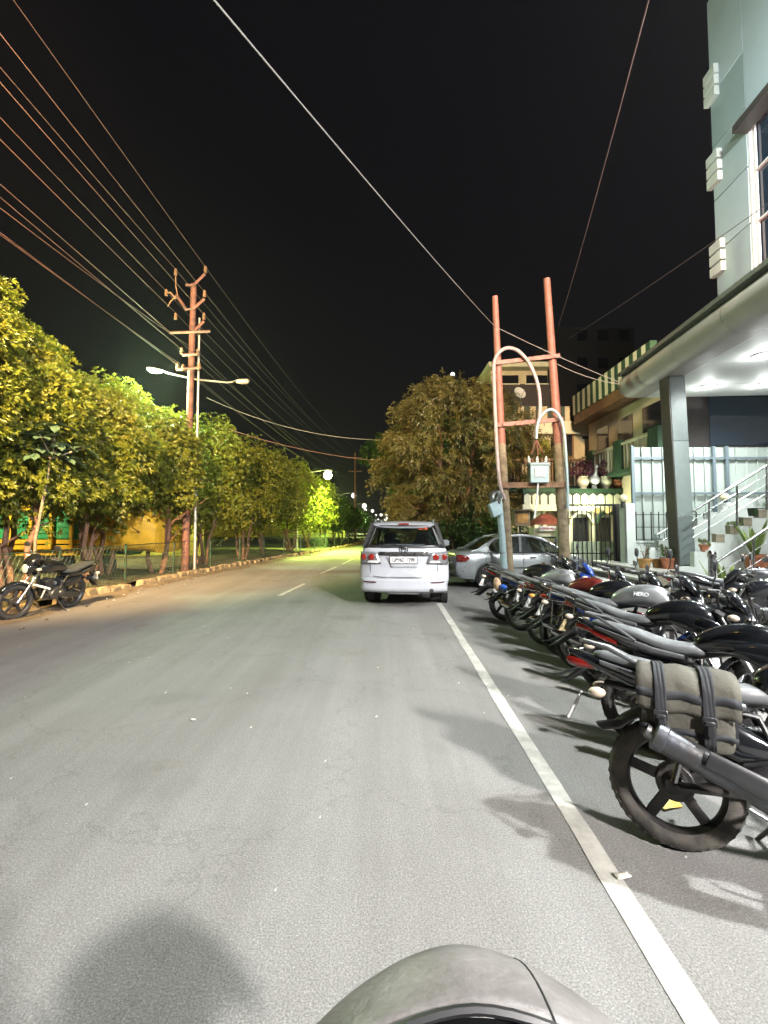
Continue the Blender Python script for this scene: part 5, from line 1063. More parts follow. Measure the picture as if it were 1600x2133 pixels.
MB().tube([(pc.x - .06, -.152, pc.z + .02), (pc.x + .06, -.152, pc.z + .02), (pc.x + .06, -.152, pc.z - .03), (pc.x - .06, -.152, pc.z - .03), (pc.x - .06, -.152, pc.z + .02)], .004, 4).build('door_label_frame', M['ink'], dr)
for i, x_ in enumerate((1096, 1103, 1110, 1119, 1128, 1136, 1141)):
    b0 = q2(x_, 968); ti = q2(x_ + (x_ - 1119) * .12, 954 - (i % 2) * 4); d = ti - b0; o = MB().tube([b0, b0 + d * .25, b0 + d * .3, b0 + d * .5, b0 + d * .55, b0 + d * .8, ti], [.022, .022, .045, .022, .045, .022, .015], 8).build('insulator', M['white'] if i % 2 else M['rust2'], cbx)
for pts in ([(1117, 915), (1112, 932), (1107, 946)], [(1117, 915), (1119, 935), (1121, 948)], [(1117, 915), (1124, 930), (1130, 941), (1131, 945)], [(1117, 915), (1113, 935), (1110, 958)]):
    MB().tube([q2(*p_) for p_ in pts], .014, 6).build('lead_cable', M['salmon'] if pts[2][0] != 1110 else M['rubber'], cbx)
MB().tube([q2(1122, 996, -.3), q2(1119, 1030, -.32), q2(1113, 1080, -.34)], .022, 8).build('conduit', M['white'], cbx)
def cable(pts, r, m, label, name='cable', dy=-.2, Y=YP):
    P_ = [at(x_, y_, Y + dy) for x_, y_ in pts]; o = P_[0].copy()
    # smooth with Catmull-Rom
    out = []
    for i in range(len(P_) - 1):
        p0, p1, p2, p3 = P_[max(i - 1, 0)], P_[i], P_[i + 1], P_[min(i + 2, len(P_) - 1)]
        for k in range(6):
            t = k / 6; out.append(.5 * ((2 * p1) + (p2 - p0) * t + (2 * p0 - 5 * p1 + 4 * p2 - p3) * t * t + (3 * p1 - p0 - 3 * p2 + p3) * t ** 3) - o)
    out.append(P_[-1] - o); return tag(MB().tube(out, r, 10).build(name, M[m], loc=o), label, 'cable')
cable([(1052, 1040), (1042, 1012), (1036, 950), (1031, 850), (1029, 780), (1030, 752), (1042, 732), (1060, 725), (1082, 733), (1104, 760), (1120, 800), (1125, 840), (1123, 870), (1117, 890), (1115, 914)], .045, 'cablepink', 'thick pale cable rising along the left pole and arching down to the electrical box', dy=-.24)
cable([(1183, 1060), (1182, 1010), (1179, 950), (1175, 900), (1168, 872), (1154, 855), (1140, 855), (1126, 868), (1119, 888), (1117, 914)], .036, 'boxgrey', 'thinner grey cable arching over from the right pole to the electrical box', dy=-.3)
cp = thing('cable_conduit', 'grey white vertical pipe standing in front of the left pole', 'pipe', gnd(1054, 1232)); v = cp.location.copy(); MB().tube([(0, 0, -.05), at(1046, 1120, v.y) - v, at(1040, 1045, v.y) - v], [.085, .085, .075], 12).build('pipe', M['boxgrey'], cp); MB().cyl(at(1047, 1150, v.y) - v, at(1047, 1153, v.y) - v, .09).build('collar', M['dullmetal'], cp)
rd = random.Random(4); cc = at(1034, 1036, YP - .36); mb = MB()
for i in range(26):
    ax = Vector((rd.uniform(-1, 1), rd.uniform(-1, 1), rd.uniform(-.4, .4))).normalized(); u = ax.orthogonal().normalized(); w_ = ax.cross(u); r_ = rd.uniform(.09, .18); o_ = Vector((rd.uniform(-.03, .03), rd.uniform(-.03, .03), rd.uniform(-.04, .04)))
    mb.tube([o_ + (u * math.cos(a) * r_ + w_ * math.sin(a) * r_ * .9) for a in [2 * math.pi * k / 14 for k in range(15)]], .009, 4, cap=False)
tag(mb.build('cable_coil', M['wirecoil'] if 'wirecoil' in M else M['dullmetal'], loc=cc), 'tangled coil of dark wire hanging on the left pole', 'cable coil')
c2 = at(1031, 1060, YP - .4); tag(MB().box((0, 0, 0), (.3, .16, .34), (0, R(-25), R(15)), .8).build('junction_box', M['boxgrey'], loc=c2, bevel=.02), 'tilted grey junction box below the wire coil on the left pole', 'junction box')

# loose service wires across the sky
a = at(457, 0, 3.2); b_ = at(1031, 680, YP - .05); wire(a + (a - b_) * .2, b_, .08, .0075, 'wirew', 'pale service wire crossing the dark sky down to the left pole')
b2 = at(1320, 808, 11.5); wire(b_, b2, .05, .008, 'wirew', 'pale service wire continuing from the left pole to the canopy corner')
a = at(1346, 0, 3.5); b_ = at(1163, 680, YP); wire(a + (a - b_) * .2, b_, .12, .0065, 'wire', 'orange lit wire dropping from the top edge to the right pole')
a = at(1640, 395, 6.0); b_ = at(1185, 705, 14); wire(a, b_, .05, .006, 'wired', 'faint dark wire crossing the sky and the clad facade')
a = at(1158, 757, YP); b_ = at(1312, 803, 11.4); wire(a, b_, .1, .009, 'wirew', 'pinkish wire running from the right pole to the canopy corner')
a = at(470, 892, 19); b_ = at(812, 962, 19); wire(a, b_, .22, .012, 'wire', 'orange lit wire sagging across the road from the left trees to the feathery tree')
a = at(430, 828, 21); b_ = at(835, 916, 21); wire(a, b_, .55, .011, 'wirew', 'grey wire crossing the road above the green street lamp')
a = at(600, 971, 45); b_ = at(647, 990, 45); wire(a, b_, .1, .03, 'wirew', 'short pale wire beside the green street lamp')

# ================================================================ ENTRANCE BUILDING
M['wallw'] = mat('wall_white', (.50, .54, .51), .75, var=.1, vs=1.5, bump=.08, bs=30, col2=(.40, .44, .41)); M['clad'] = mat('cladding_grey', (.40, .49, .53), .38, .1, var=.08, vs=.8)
M['cladb'] = mat('cladding_blue_grey', (.36, .45, .47), .36, .1, var=.1, vs=.9); M['cladc'] = mat('cladding_deep_teal', (.27, .35, .36), .4, .1, var=.1, vs=.9); M['clad3'] = mat('column_panel', (.12, .145, .14), .4, .1, var=.06); M['clad4'] = mat('column_panel_light', (.17, .205, .195), .4, .1, var=.06); M['fascia'] = mat('canopy_edge', (.36, .35, .325), .5, var=.1, vs=1.5); M['darkwall'] = mat('wall_dark', (.035, .03, .027), .8, var=.3, vs=1)
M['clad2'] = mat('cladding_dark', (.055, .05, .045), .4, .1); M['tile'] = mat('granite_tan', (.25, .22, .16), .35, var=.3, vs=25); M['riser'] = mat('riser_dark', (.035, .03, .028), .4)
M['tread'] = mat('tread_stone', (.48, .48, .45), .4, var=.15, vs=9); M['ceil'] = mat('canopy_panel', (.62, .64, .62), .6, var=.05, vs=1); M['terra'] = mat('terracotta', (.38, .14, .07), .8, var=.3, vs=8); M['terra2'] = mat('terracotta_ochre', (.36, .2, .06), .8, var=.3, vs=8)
M['glassbld'] = mat('window_glass_blue', (.02, .035, .055), .05, .0, spec=1, coat=1); M['iron'] = mat('iron_black', (.015, .015, .016), .5, .5)
COLX, COLY = at(1424, 1170, 10).x, 10.0; zcan = 4.72; zpl = at(1430, 1183, 10).z
cl = thing('column', 'tall square column clad in pale grey panels holding up the canopy', 'column', (COLX, COLY, zpl)); Hc = zcan - zpl; mb = MB()
top_dx = (at(1408, 790, 10).x - at(1431, 1175, 10).x)
segs = [0, .36, .62, 1.0]; k0 = 0
for i, (a, b) in enumerate(zip([0, 1.08, 2.62], [1.08, 2.62, Hc])):
    MB().bb((-.17, -.17, a + .004), (.15, .17, b - .004)).build('cladding_panel', M['clad3' if i != 1 else 'clad4'], cl, bevel=.004)
    MB().bb((-.19, -.16, a), (-.172, .17, b)).build('side_panel', M['clad2'], cl)
cl.rotation_euler.y = math.atan2(top_dx, Hc)
# platform and front steps
pf = thing('entrance_steps', 'wide stone entrance steps with dark risers leading up from the parking row', 'steps', (5.0, 9.6, 0))
for i in range(4):
    z1 = zpl - .03 - (i) * zpl / 5; x1 = COLX - .45 - i * .33 - 5.0
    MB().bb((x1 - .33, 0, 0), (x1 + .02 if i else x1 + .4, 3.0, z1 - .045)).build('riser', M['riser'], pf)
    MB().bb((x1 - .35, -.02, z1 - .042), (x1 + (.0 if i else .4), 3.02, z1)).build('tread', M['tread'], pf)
    MB().bb((x1 - .34, -.05, 0), (x1 + (.02 if i else .4), -.021, z1 - .02)).build('end_face', M['tile'], pf)
pl_ = thing('platform', 'white raised landing behind the entrance steps under the canopy', 'landing', (COLX, 10.5, 0)); MB().bb((-.1, -.8, 0), (7, 3, zpl - .002)).build('slab', M['wallw'], pl_)
# white flight wall (stepped), facing the camera
Yf = 9.35; fl_ = thing('staircase', 'white staircase wall climbing to the right with tan step ends', 'staircase', (COLX - .3, Yf, 0))
def qx(px, py_, Y=Yf): v_ = at(px, py_, Y); return v_.x - (COLX - .3), v_.z
stp = [(1415, 1181), (1447, 1181), (1447, 1150), (1470, 1150), (1470, 1130), (1508, 1130), (1508, 1113), (1537, 1113), (1537, 1096), (1565, 1096), (1565, 1079), (1596, 1079), (1596, 1062), (1626, 1062), (1626, 1045), (1656, 1045), (1656, 1028), (1760, 1028)]
poly = [qx(*p_) for p_ in stp]; poly = poly + [(poly[-1][0], -.02), (poly[0][0], -.02)]
MB().prism(poly, 0, .14).prism(poly, 1.6, 1.74).build('side_wall', M['wallw'], fl_, smooth=0)
for i, (xa, ya) in enumerate(((1492, 1130), (1521, 1113), (1549, 1096), (1580, 1079), (1610, 1062), (1640, 1045))):
    x0, z0 = qx(xa, ya); x1, z1 = qx(xa + 17, ya - 17); MB().bb((x0, -.006, z0 + .004), (x1 + .0, .13, z1)).build('step', M['tile'], fl_)
    MB().bb((x0 - .01, -.015, z1), (x1 + .015, .14, z1 + .018)).build('tread', M['tread'], fl_)
# railings
def railing(label, top, foot, Y, posts, n_mid=3, newel=None, curl=None, r=.023):
    o = at(*top[0], Y); t = thing('handrail', label, 'railing', (o.x, Y, 0)); Q = lambda p_: Vector((at(p_[0], p_[1], Y).x - o.x, 0, at(p_[0], p_[1], Y).z))
    pts = [Q(p_) for p_ in top]; 
    if curl: pts = [Q(p_) for p_ in curl] + pts
    MB().tube(pts, r, 12).build('top_rail', M['steel'], t)
    for i in range(n_mid):
        f = (i + 1) / (n_mid + 1); MB().tube([Q((top[0][0] * 1, top[0][1] + (foot[0][1] - top[0][1]) * f)), Q((top[-1][0], top[-1][1] + (foot[1][1] - top[-1][1]) * f))], .009, 8).build('mid_rail', M['steel'], t)
    for (x_, y0, y1) in posts: MB().tube([Q((x_, y0)), Q((x_, y1))], .02, 10).build('post', M['steel'], t)
    if newel:
        x_, y0, y1 = newel; a_, b_ = Q((x_, y0)), Q((x_, y1)); MB().cyl(a_, b_, .055, n=20).build('newel', M['steel'], t); MB().ball(b_ + Vector((0, 0, .05)), .07, 16, 10).lathe([(.055, -.02), (.075, -.01), (.075, .01), (.055, .02)], b_, 'Z', 20).build('newel_ball', M['chrome'], t)
        sp_ = MB(); 
        sp_.tube([a_.lerp(b_, k / 160) + Vector((math.cos(k * .9) * .058, math.sin(k * .9) * .058, 0)) for k in range(161)], .006, 4); sp_.build('spiral_trim', M['chrome'], t)
    return t
railing('far steel handrail rising behind the grey column with a curled lower end', [(1372, 1112), (1408, 1090)], [(1372, 1165), (1408, 1150)], 11.4, [(1397, 1096, 1172)], 2, curl=[(1378, 1123), (1367, 1121), (1365, 1115)], r=.022)
railing('steel handrail with three thin rails climbing the white staircase right of the column', [(1443, 1065), (1600, 968), (1700, 906)], [(1443, 1138), (1700, 985)], 9.3, [(1477, 1047, 1128), (1535, 1012, 1096), (1597, 955, 1062)], 3, newel=None)
MB2 = MB()
railing('near steel handrail rising from a round newel post with a ball top', [(1490, 1172), (1600, 1100), (1740, 1008)], [(1490, 1255), (1740, 1095)], 8.3, [(1570, 1120, 1250), (1640, 1075, 1230)], 2, newel=(1483, 1262, 1160))
# low ramp wall steps at far right with planters
rs_ = thing('side_steps', 'dark granite side steps behind the near handrail at the right edge', 'steps', (at(1550, 1240, 8.6).x, 8.6, 0))
for i in range(4): MB().bb((i * .32, 0, 0), (i * .32 + 2.2 - i * .3, .62, .22 + i * .17)).build('step', M['riser'], rs_); 
for i in range(4): MB().bb((i * .32 - .02, -.02, .222 + i * .17), (i * .32 + .34, .62, .25 + i * .17)).build('tread', M['tile'], rs_)

# canopy
cn = thing('canopy', 'large white panelled entrance canopy with a rounded edge', 'canopy', (5.75, 11.6, zcan)); ang = 4.5; cn.rotation_euler.z = -R(ang)
Lc = 12.2
jo = [0] + [1.05 + 1.5 * i for i in range(8)]
for i in range(len(jo) - 1):
    y0, y1 = -jo[i] - .006, -jo[i + 1] + .006
    prof = [(.62, 0)] + [(.30 - .32 * math.sin(R(a)), .28 - .28 * math.cos(R(a))) for a in range(0, 181, 15)] + [(.62, .56)]
    rs = [[Vector((p_[0], y, p_[1])) for p_ in prof] for y in (y0, y1)]; MB().rings(rs, close=False).build('edge_panel', M['fascia'], cn, smooth=60)
    MB().bb((.62, y1, -.0), (9.0, y0, .05)).build('soffit_panel', M['ceil'], cn)
MB().bb((.62, -Lc, .5), (9.0, 0, .56)).bb((.6, -Lc, .06), (9, -Lc + .04, .5)).bb((.32, -.04, .02), (9, -.001, .54)).build('roof_slab', M['ceil'], cn)
MB().bb((-.02, -Lc, .52), (.3, 0, .60)).build('edge_flashing', M['dullmetal'], cn)
dlm = thing('ceiling_light', 'x', 'x'); bpy.data.objects.remove(dlm)
M['downlight'] = emat('downlight_on', (.93, 1, .97), 45)
k = 0
for px_, py_, nm in ((1476, 806, 'leftmost lit ceiling light of the canopy, right of the column head'), (1590, 741, 'lit canopy ceiling light nearest to the viewer at the right edge'), (1592, 802, 'lit canopy ceiling light at the right edge, beyond the nearer one')):
    d_ = ray(px_, py_); tt = (zcan - .02 - CAMH) / d_.z; c = Vector((0, 0, CAMH)) + d_ * tt; t = thing('ceiling_light', nm, 'ceiling light', c, group='ceiling lights of the canopy')
    MB().lathe([(.02, .015), (.16, .015), (.19, .0), (.16, -.012), (.15, 0)], (0, 0, 0), 'Z', 24).build('trim_ring', M['white'], t); MB().lathe([(.001, -.01), (.10, -.018), (.15, -.004)], (0, 0, 0), 'Z', 24).build('lens', M['downlight'], t)
    light('SPOT', (0, 0, -.05), 430, COOL, .1, t, rot=(0, 0, 0), spot=165, blend=.6); light('POINT', (0, 0, -.16), 22, COOL, .08, t)
for i, (x_, y_, P) in enumerate(((5.75, 1.5, 500), (7.4, 6.8, 190), (7.2, 4.2, 240), (8.8, 7.0, 200))):
    t = thing('ceiling_light', f'canopy ceiling light out of the picture above the motorcycles, {ordn[i]} of the unseen ones', 'ceiling light', (x_, y_, zcan - .02), group='ceiling lights of the canopy')
    MB().lathe([(.02, .015), (.16, .015), (.19, .0), (.16, -.012), (.15, 0)], (0, 0, 0), 'Z', 24).build('trim_ring', M['white'], t); MB().lathe([(.001, -.01), (.10, -.018), (.15, -.004)], (0, 0, 0), 'Z', 24).build('lens', M['downlight'], t)
    light('SPOT', (0, 0, -.05), P, COOL, .07, t, rot=(0, 0, 0), spot=172, blend=.3)
# upper facade above the canopy
FX = at(1487, 400, 11).x; fc = thing('office_building', 'building front of pale teal grey panels with white louvres and dark window above the canopy', 'building', (FX, 11.0, zcan + .55)); fc.rotation_euler.z = -R(3.2)
zt = 9.6
rows = [0, 1.5, 2.75, 4.0, 5.3, 6.6, 9.0]
for i in range(len(rows) - 1):
    MB().bb((0, -1.13, rows[i] + .014), (.3, -.0, rows[i + 1] - .014)).build('cladding_panel', M[('clad', 'cladb', 'clad', 'cladb', 'cladc', 'clad')[i]], fc, bevel=.004)  # panel tone differs from row to row
MB().bb((0, -14, 4.9), (.3, -1.144, 9.0)).build('cladding_panel', M['clad'], fc); MB().bb((-.22, -14, -.35), (.3, -1.144, .82)).build('fascia_box', M['wallw'], fc, bevel=.01)
MB().bb((.302, -14, -.3), (.4, -.02, 9.0)).bb((.4, -1.2, -.3), (8, -.05, 9.0)).build('back_wall', M['clad2'], fc)
wn = MB(); wn.bb((.02, -1.19, .82), (.10, -1.145, 4.88)); wn.bb((.08, -1.26, .82), (.12, -1.20, 4.88)); 
for z in (1.7, 2.7, 3.8): wn.bb((.07, -14, z), (.13, -1.2, z + .04))
for y in (-3.4, -5.4, -7.4): wn.bb((.06, y, .82), (.13, y + .07, 4.9))
wf = wn.build('window_frame', M['white'], fc); MB().bb((.14, -14, .82), (.18, -1.146, 4.9)).build('window_glass', M['glassbld'], fc, smooth=0)
MB().bb((-.3, -14, 4.72), (.01, -1.15, 4.88)).build('window_hood', M['clad2'], fc)
for zc in (at(1503, 545, 11).z, at(1496, 362, 11).z, at(1490, 190, 11).z):
    for j in range(3): z_ = zc - (zcan + .55) + (j - 1) * .27; MB().bb((-.12, -.34, z_ - .11), (-.002, .07, z_ + .11)).build('louvre', M['wallw'], fc, bevel=.006)
fd = thing('flood_lamp', 'flood lamp on a tall bracket at the canopy edge lighting the clad facade', 'lamp', (5.15, 4.2, zcan + .5)); MB().tube([(0, 0, 0), (0, 0, 4.2), (.1, .2, 4.3)], .03, 8).build('bracket', M['galv'], fd); MB().box((.15, .3, 4.35), (.3, .2, .24), (0, R(20), R(50))).build('housing', M['frameblack'], fd, bevel=.01)
sl_ = light('SPOT', (.4, .5, 4.3), 2300, COOL, .15, fd, spot=120, blend=.8); v_ = Vector((7.5, 9.5, 8.2)) - Vector((5.4, 4.6, zcan + 4.8)); sl_.rotation_euler = v_.to_track_quat('-Z', 'Y').to_euler()
pl2 = thing('flood_lamp', 'strong flood lamp on an arm above the canopy edge lighting the parked motorcycles', 'lamp', (5.3, 2.6, zcan + .5)); MB().tube([(0, 0, 0), (0, 0, 1.4), (-.7, 0, 1.75)], .035, 8).build('bracket', M['galv'], pl2); MB().box((-.8, 0, 1.8), (.34, .26, .16), (0, R(-15), 0)).build('housing', M['frameblack'], pl2, bevel=.01)
light('POINT', (-.85, 0, 1.62), 4300, COOL, .16, pl2)
ro_ = thing('red_signboard', 'glowing red sign box on the facade just outside the right picture edge', 'sign', (FX - .45, 8.2, zcan + 1.1)); MB().bb((0, -1.4, 0), (.12, 0, .5)).build('panel', emat('red_glow', (1, .1, .06), 5), ro_); light('POINT', (-.3, -.6, .4), 160, (1, .15, .1), .3, ro_)
# dark neighbour wall seen below the canopy
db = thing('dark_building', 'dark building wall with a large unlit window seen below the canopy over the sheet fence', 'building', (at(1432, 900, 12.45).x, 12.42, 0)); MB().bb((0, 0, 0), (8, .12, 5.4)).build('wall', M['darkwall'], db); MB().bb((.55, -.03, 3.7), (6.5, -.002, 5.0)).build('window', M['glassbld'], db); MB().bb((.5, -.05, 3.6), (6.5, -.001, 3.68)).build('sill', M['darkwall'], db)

# sheet fence
YS = 12.1; sx0 = at(1312, 932, YS).x; zs1 = at(1312, 932, YS).z; sf = thing('sheet_fence', 'tall fence of white corrugated metal sheets in a blue grey frame', 'fence', (sx0, YS, 0)); M['sheet'] = mat('sheet_white', (.44, .505, .455), .4, .2, var=.06, vs=1); M['framegrey'] = mat('frame_blue_grey', (.18, .23, .26), .45, .4)
mb = MB(); pts = []; x_ = 0
while x_ < 7: pts += [(x_, 0), (x_ + .005, .04), (x_ + .03, .045), (x_ + .035, 0)]; x_ += .265
mb.rings([[Vector((p_[0], -p_[1], z)) for p_ in pts] for z in (.4, zs1)], close=False); mb.build('metal_sheet', M['sheet'], sf, smooth=0)
for px_ in (1313, 1481, 1508, 1640):
    fx = at(px_, 950, YS).x - sx0; MB().bb((fx - .03, -.12, .3), (fx + .04, -.06, zs1 + .02)).build('post', M['framegrey'], sf)
for py_ in (955, 1028): z_ = at(1400, py_, YS).z; MB().bb((0, -.115, z_ - .025), (7, -.065, z_ + .025)).build('rail', M['framegrey'], sf)
# compound wall with iron bars
YW = 11.75; cw_ = thing('compound_wall', 'low white compound wall topped with black iron bars', 'wall', (at(1303, 1180, YW).x, YW, 0)); ox = cw_.location.x
zl_ = at(1400, 1130, YW).z; MB().bb((0, -.08, 0), (6, .12, zl_)).bb((0, -.11, zl_ + .001), (6, .15, zl_ + .04)).build('wall_panel', M['wallw'], cw_)
zp_ = at(1303, 1049, YW).z; MB().bb((-.02, -.14, 0), (.20, .2, zp_)).build('gate_pier', M['wallw'], cw_, bevel=.01); px2 = at(1510, 1047, YW).x - ox; MB().bb((px2 - .05, -.14, zl_ + .04), (px2 + .22, .2, at(1510, 1047, YW).z)).build('pier', M['wallw'], cw_, bevel=.01)
ib = MB(); zb_ = at(1400, 1066, YW).z
x_ = .3
while x_ < 5:
    if not (px2 - .07 < x_ < px2 + .25): ib.bar((x_, .02, zl_ + .03), (x_, .02, zb_ + .0), .018, .018)
    x_ += .185
for z_ in (zl_ + .08, (zl_ + zb_) / 2, zb_ - .07): ib.bar((.2, .02, z_), (5, .02, z_), .016, .016)
ib.build('iron_bars', M['iron'], cw_, smooth=0)
def globe(px_, py_, Y, label, on=.6):
    p_ = at(px_, py_, Y); t = thing('globe_lamp', label, 'lamp', p_); MB().ball((0, 0, .1), .1, 18, 12).build('glass_globe', mat('globe_glass', (.65, .6, .35), .3), t); MB().lathe([(.07, -.12), (.05, -.08), (.045, .0), (.06, .02)], (0, 0, 0), 'Z', 16).build('base', M['frameblack'], t)
globe(1298, 1047, YW, 'cream globe lamp on top of the white gate pier'); globe(1510, 1044, YW, 'cream globe lamp on the second wall pier, seen through the stair rail')
# iron gate
YG = 12.35; g0 = at(1165, 1180, YG).x; gt = thing('iron_gate', 'black barred iron gate standing between the right pole and the white gate pier', 'gate', (g0, YG, 0)); W_ = at(1290, 1100, YG).x - g0; zt_ = at(1200, 1052, YG).z; mb = MB()
for x_ in (0.02, W_ - .12): mb.bar((x_, 0, .1), (x_, 0, zt_), .06, .06)
mb.bar((0, 0, zt_), (W_, 0, zt_), .05, .05).bar((0, 0, .15), (W_ - .1, 0, .15), .05, .05); mb.build('gate_frame', M['iron'], gt); mb = MB()
x_ = .14
while x_ < W_ - .2: mb.bar((x_, 0, .15), (x_, 0, zt_), .02, .02); x_ += .118
mb.bar((.02, 0, .9), (W_ - .12, 0, .9), .02, .03).bar((.02, 0, zt_ - .35), (.5, 0, zt_ - .35), .015, .02); mb.build('bars', M['iron'], gt, smooth=0)
MB().bb((W_ - .09, -.05, .1), (W_ + .06, .05, zt_ + .02)).build('leaf_edge_panel', M['clad2'], gt); MB().bb((W_ + .08, -.06, .05), (W_ + .2, .08, zt_ - .02)).build('jamb', M['wallw'], gt)
# pots on the steps
pass
M['snake'] = leafmat('snake_leaf', (.05, .16, .03), (.22, .24, .05), .15, .35, 8); M['soil'] = mat('soil', (.03, .02, .012), .95)
def pot(px_, py_, Y, r, h, m, label, plant=None, seed=0, name='flower_pot', z=None):
    p_ = at(px_, py_, Y) if z is None else Vector((at(px_, py_, Y).x, Y, z)); t = thing(name, label, 'flower pot' if not plant else 'potted plant', p_); rd = random.Random(seed)
    MB().lathe([(.01, 0), (r * .68, 0), (r * .8, h * .5), (r * .93, h * .82), (r * 1.02, h * .84), (r * 1.04, h), (r * .94, h), (r * .9, h * .86), (.01, h * .84)], (0, 0, 0), 'Z', 24).build('pot', M[m], t); MB().lathe([(.001, h * .88), (r * .9, h * .87)], (0, 0, 0), 'Z', 16).build('soil', M['soil'], t)
    if plant == 'snake':
        mb = MB()
        for i in range(13):
            a = rd.uniform(0, 6.3); q_ = rd.uniform(0, r * .5); L = rd.uniform(.35, .75); b0 = Vector((math.cos(a) * q_, math.sin(a) * q_, h * .85)); o = Vector((math.cos(a) * .35, math.sin(a) * .35, 1)).normalized(); sd = Vector((-math.sin(a + rd.uniform(-.8, .8)), math.cos(a), 0)).normalized(); vs = []
            for s_, w2 in ((0, .022), (.3, .038), (.6, .04), (.85, .026), (1, .003)): c = b0 + o * L * s_ + Vector((math.cos(a), math.sin(a), 0)) * .08 * s_ * s_; vs += [c + sd * w2, c - sd.cross(o) * .008, c - sd * w2]
            mb.add(vs, [(3 * i_ + k_, 3 * i_ + k_ + 1, 3 * i_ + k_ + 4, 3 * i_ + k_ + 3) for i_ in range(4) for k_ in (0, 1)])
        mb.build('foliage', M['snake'], t)
    elif plant:
        mb = MB(); st = MB(); n = {'twig': 9, 'small': 16, 'fern': 34, 'bush': 90}[plant]; hh = {'twig': .45, 'small': .12, 'fern': .3, 'bush': .5}[plant]
        for i in range(n):
            a = rd.uniform(0, 6.3); e = Vector((math.cos(a) * r * rd.uniform(.3, 1.3), math.sin(a) * r * rd.uniform(.3, 1.3), h + hh * rd.uniform(.3, 1))); st.tube([(0, 0, h * .85), e * .6 + Vector((0, 0, h * .5)), e], [.006, .005, .003], 4)
            for k_ in range(5 if plant != 'twig' else 3):
                o = Vector((rd.uniform(-1, 1), rd.uniform(-1, 1), rd.uniform(-.2, 1))).normalized(); sd = o.orthogonal().normalized(); L = rd.uniform(.04, .09); c = e - o * .02 - Vector((0, 0, hh * .12 * k_)); mb.add([c, c + o * L * .5 + sd * L * .25, c + o * L, c + o * L * .5 - sd * L * .25], [(0, 1, 2, 3)])
        mb.build('foliage', {'twig': M['leafB'], 'small': M['snake'], 'fern': M['leafB'], 'bush': M['purple']}[plant], t, smooth=0); st.build('stem', M['bark'], t)
    return t
M['purple'] = leafmat('leaf_purple', (.10, .02, .05), (.16, .05, .06), .2)
pot(1343, 1184, 10.3, .145, .2, 'terra2', 'wide ochre clay pot, leftmost on the top entrance step', 'twig', 1, z=zpl - .03)
pot(1370, 1184, 10.45, .13, .18, 'terra2', 'small empty ochre clay pot in the middle on the top entrance step', None, 2, z=zpl - .03)
pot(1393, 1180, 10.15, .165, .23, 'terra', 'terracotta pot with a dry spindly plant next to the column foot', 'fern', 3, z=zpl - .03)
pot(1468, 1146, 9.42, .10, .13, 'terra', 'small terracotta pot with a succulent on the white stair wall', 'small', 4, z=at(1468, 1146, 9.42).z - .02)
pot(1530, 1111, 9.42, .09, .12, 'tile', 'little square looking pot with a yellow green plant on the stair edge', 'small', 5, z=at(1530, 1112, 9.42).z + .01)
pot(1512, 1262, 8.75, .19, .3, 'terra', 'terracotta pot of tall snake plant right of the newel post', 'snake', 6, z=.02)
pot(1577, 1225, 8.95, .22, .32, 'terra', 'large terracotta pot of snake plant at the right picture edge', 'snake', 7, z=.75)
pt = thing('planter', 'dark green rectangular planter box with a small fern on the upper stair', 'planter', at(1588, 1075, 9.45)); MB().box((0, 0, .08), (.42, .18, .16), None, 1.1).build('trough', M['leafdark'], pt, bevel=.01)
mb = MB(); rd = random.Random(9)
for i in range(70):
    c = Vector((rd.uniform(-.15, .15), rd.uniform(-.05, .05), .16)); o = Vector((rd.uniform(-.8, .8), rd.uniform(-.6, .6), 1)).normalized(); sd = o.orthogonal().normalized(); L = rd.uniform(.1, .26); mb.add([c, c + o * L * .5 + sd * .012, c + o * L, c + o * L * .5 - sd * .012], [(0, 1, 2, 3)])
mb.build('foliage', M['leafB'], pt, smooth=0)

# ================================================================ NEIGHBOUR HOUSES
M['cream'] = mat('wall_cream', (.52, .43, .28), .8, var=.15, vs=1.2, bump=.1, col2=(.42, .34, .22)); M['creamy'] = mat('wall_pale_cream', (.62, .58, .42), .75, var=.1, vs=2); M['greenp'] = mat('parapet_green', (.02, .06, .025), .7, var=.3, vs=4); M['greengray'] = mat('parapet_grey_green', (.035, .05, .035), .7, var=.2, vs=4)
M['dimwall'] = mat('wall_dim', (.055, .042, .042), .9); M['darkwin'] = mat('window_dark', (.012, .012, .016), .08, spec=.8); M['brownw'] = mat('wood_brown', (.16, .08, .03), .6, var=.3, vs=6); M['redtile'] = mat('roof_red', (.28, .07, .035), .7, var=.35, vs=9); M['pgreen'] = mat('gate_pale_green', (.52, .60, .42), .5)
YH = 19.0; h1 = thing('house', 'cream two storey house with striped parapets and balconies behind the double pole', 'house', (at(1040, 1100, YH).x, YH, 0)); hx = h1.location.x
def pb(name, x0, y0, x1, y1, Y, dep, m, parent=h1, O_=None, front=0, **kw):
    o_ = O_ or parent.location; a, b = at(x0, y0, Y), at(x1, y1, Y); return MB().bb((a.x - o_.x, Y - front - o_.y, b.z - o_.z), (b.x - o_.x, Y + dep - o_.y, a.z - o_.z)).build(name, M[m], parent, **kw)
pb('wall', 1062, 906, 1232, 1200, YH, 6, 'cream')
pb('cornice', 1062, 880, 1234, 906, YH, 6.02, 'creamy', front=.25)
for i in range(13):
    x_ = 1077 + i * 12; pb('parapet_stripe', x_, 849, x_ + 12, 880, YH, .2, 'cream' if i % 2 == 0 else 'greengray', front=.2 + .003 * (i % 2))
pb('window', 1063, 911, 1096, 1000, YH, .1, 'darkwin', front=.01); pb('pillar', 1097, 906, 1111, 1000, YH, .3, 'creamy', front=.35)
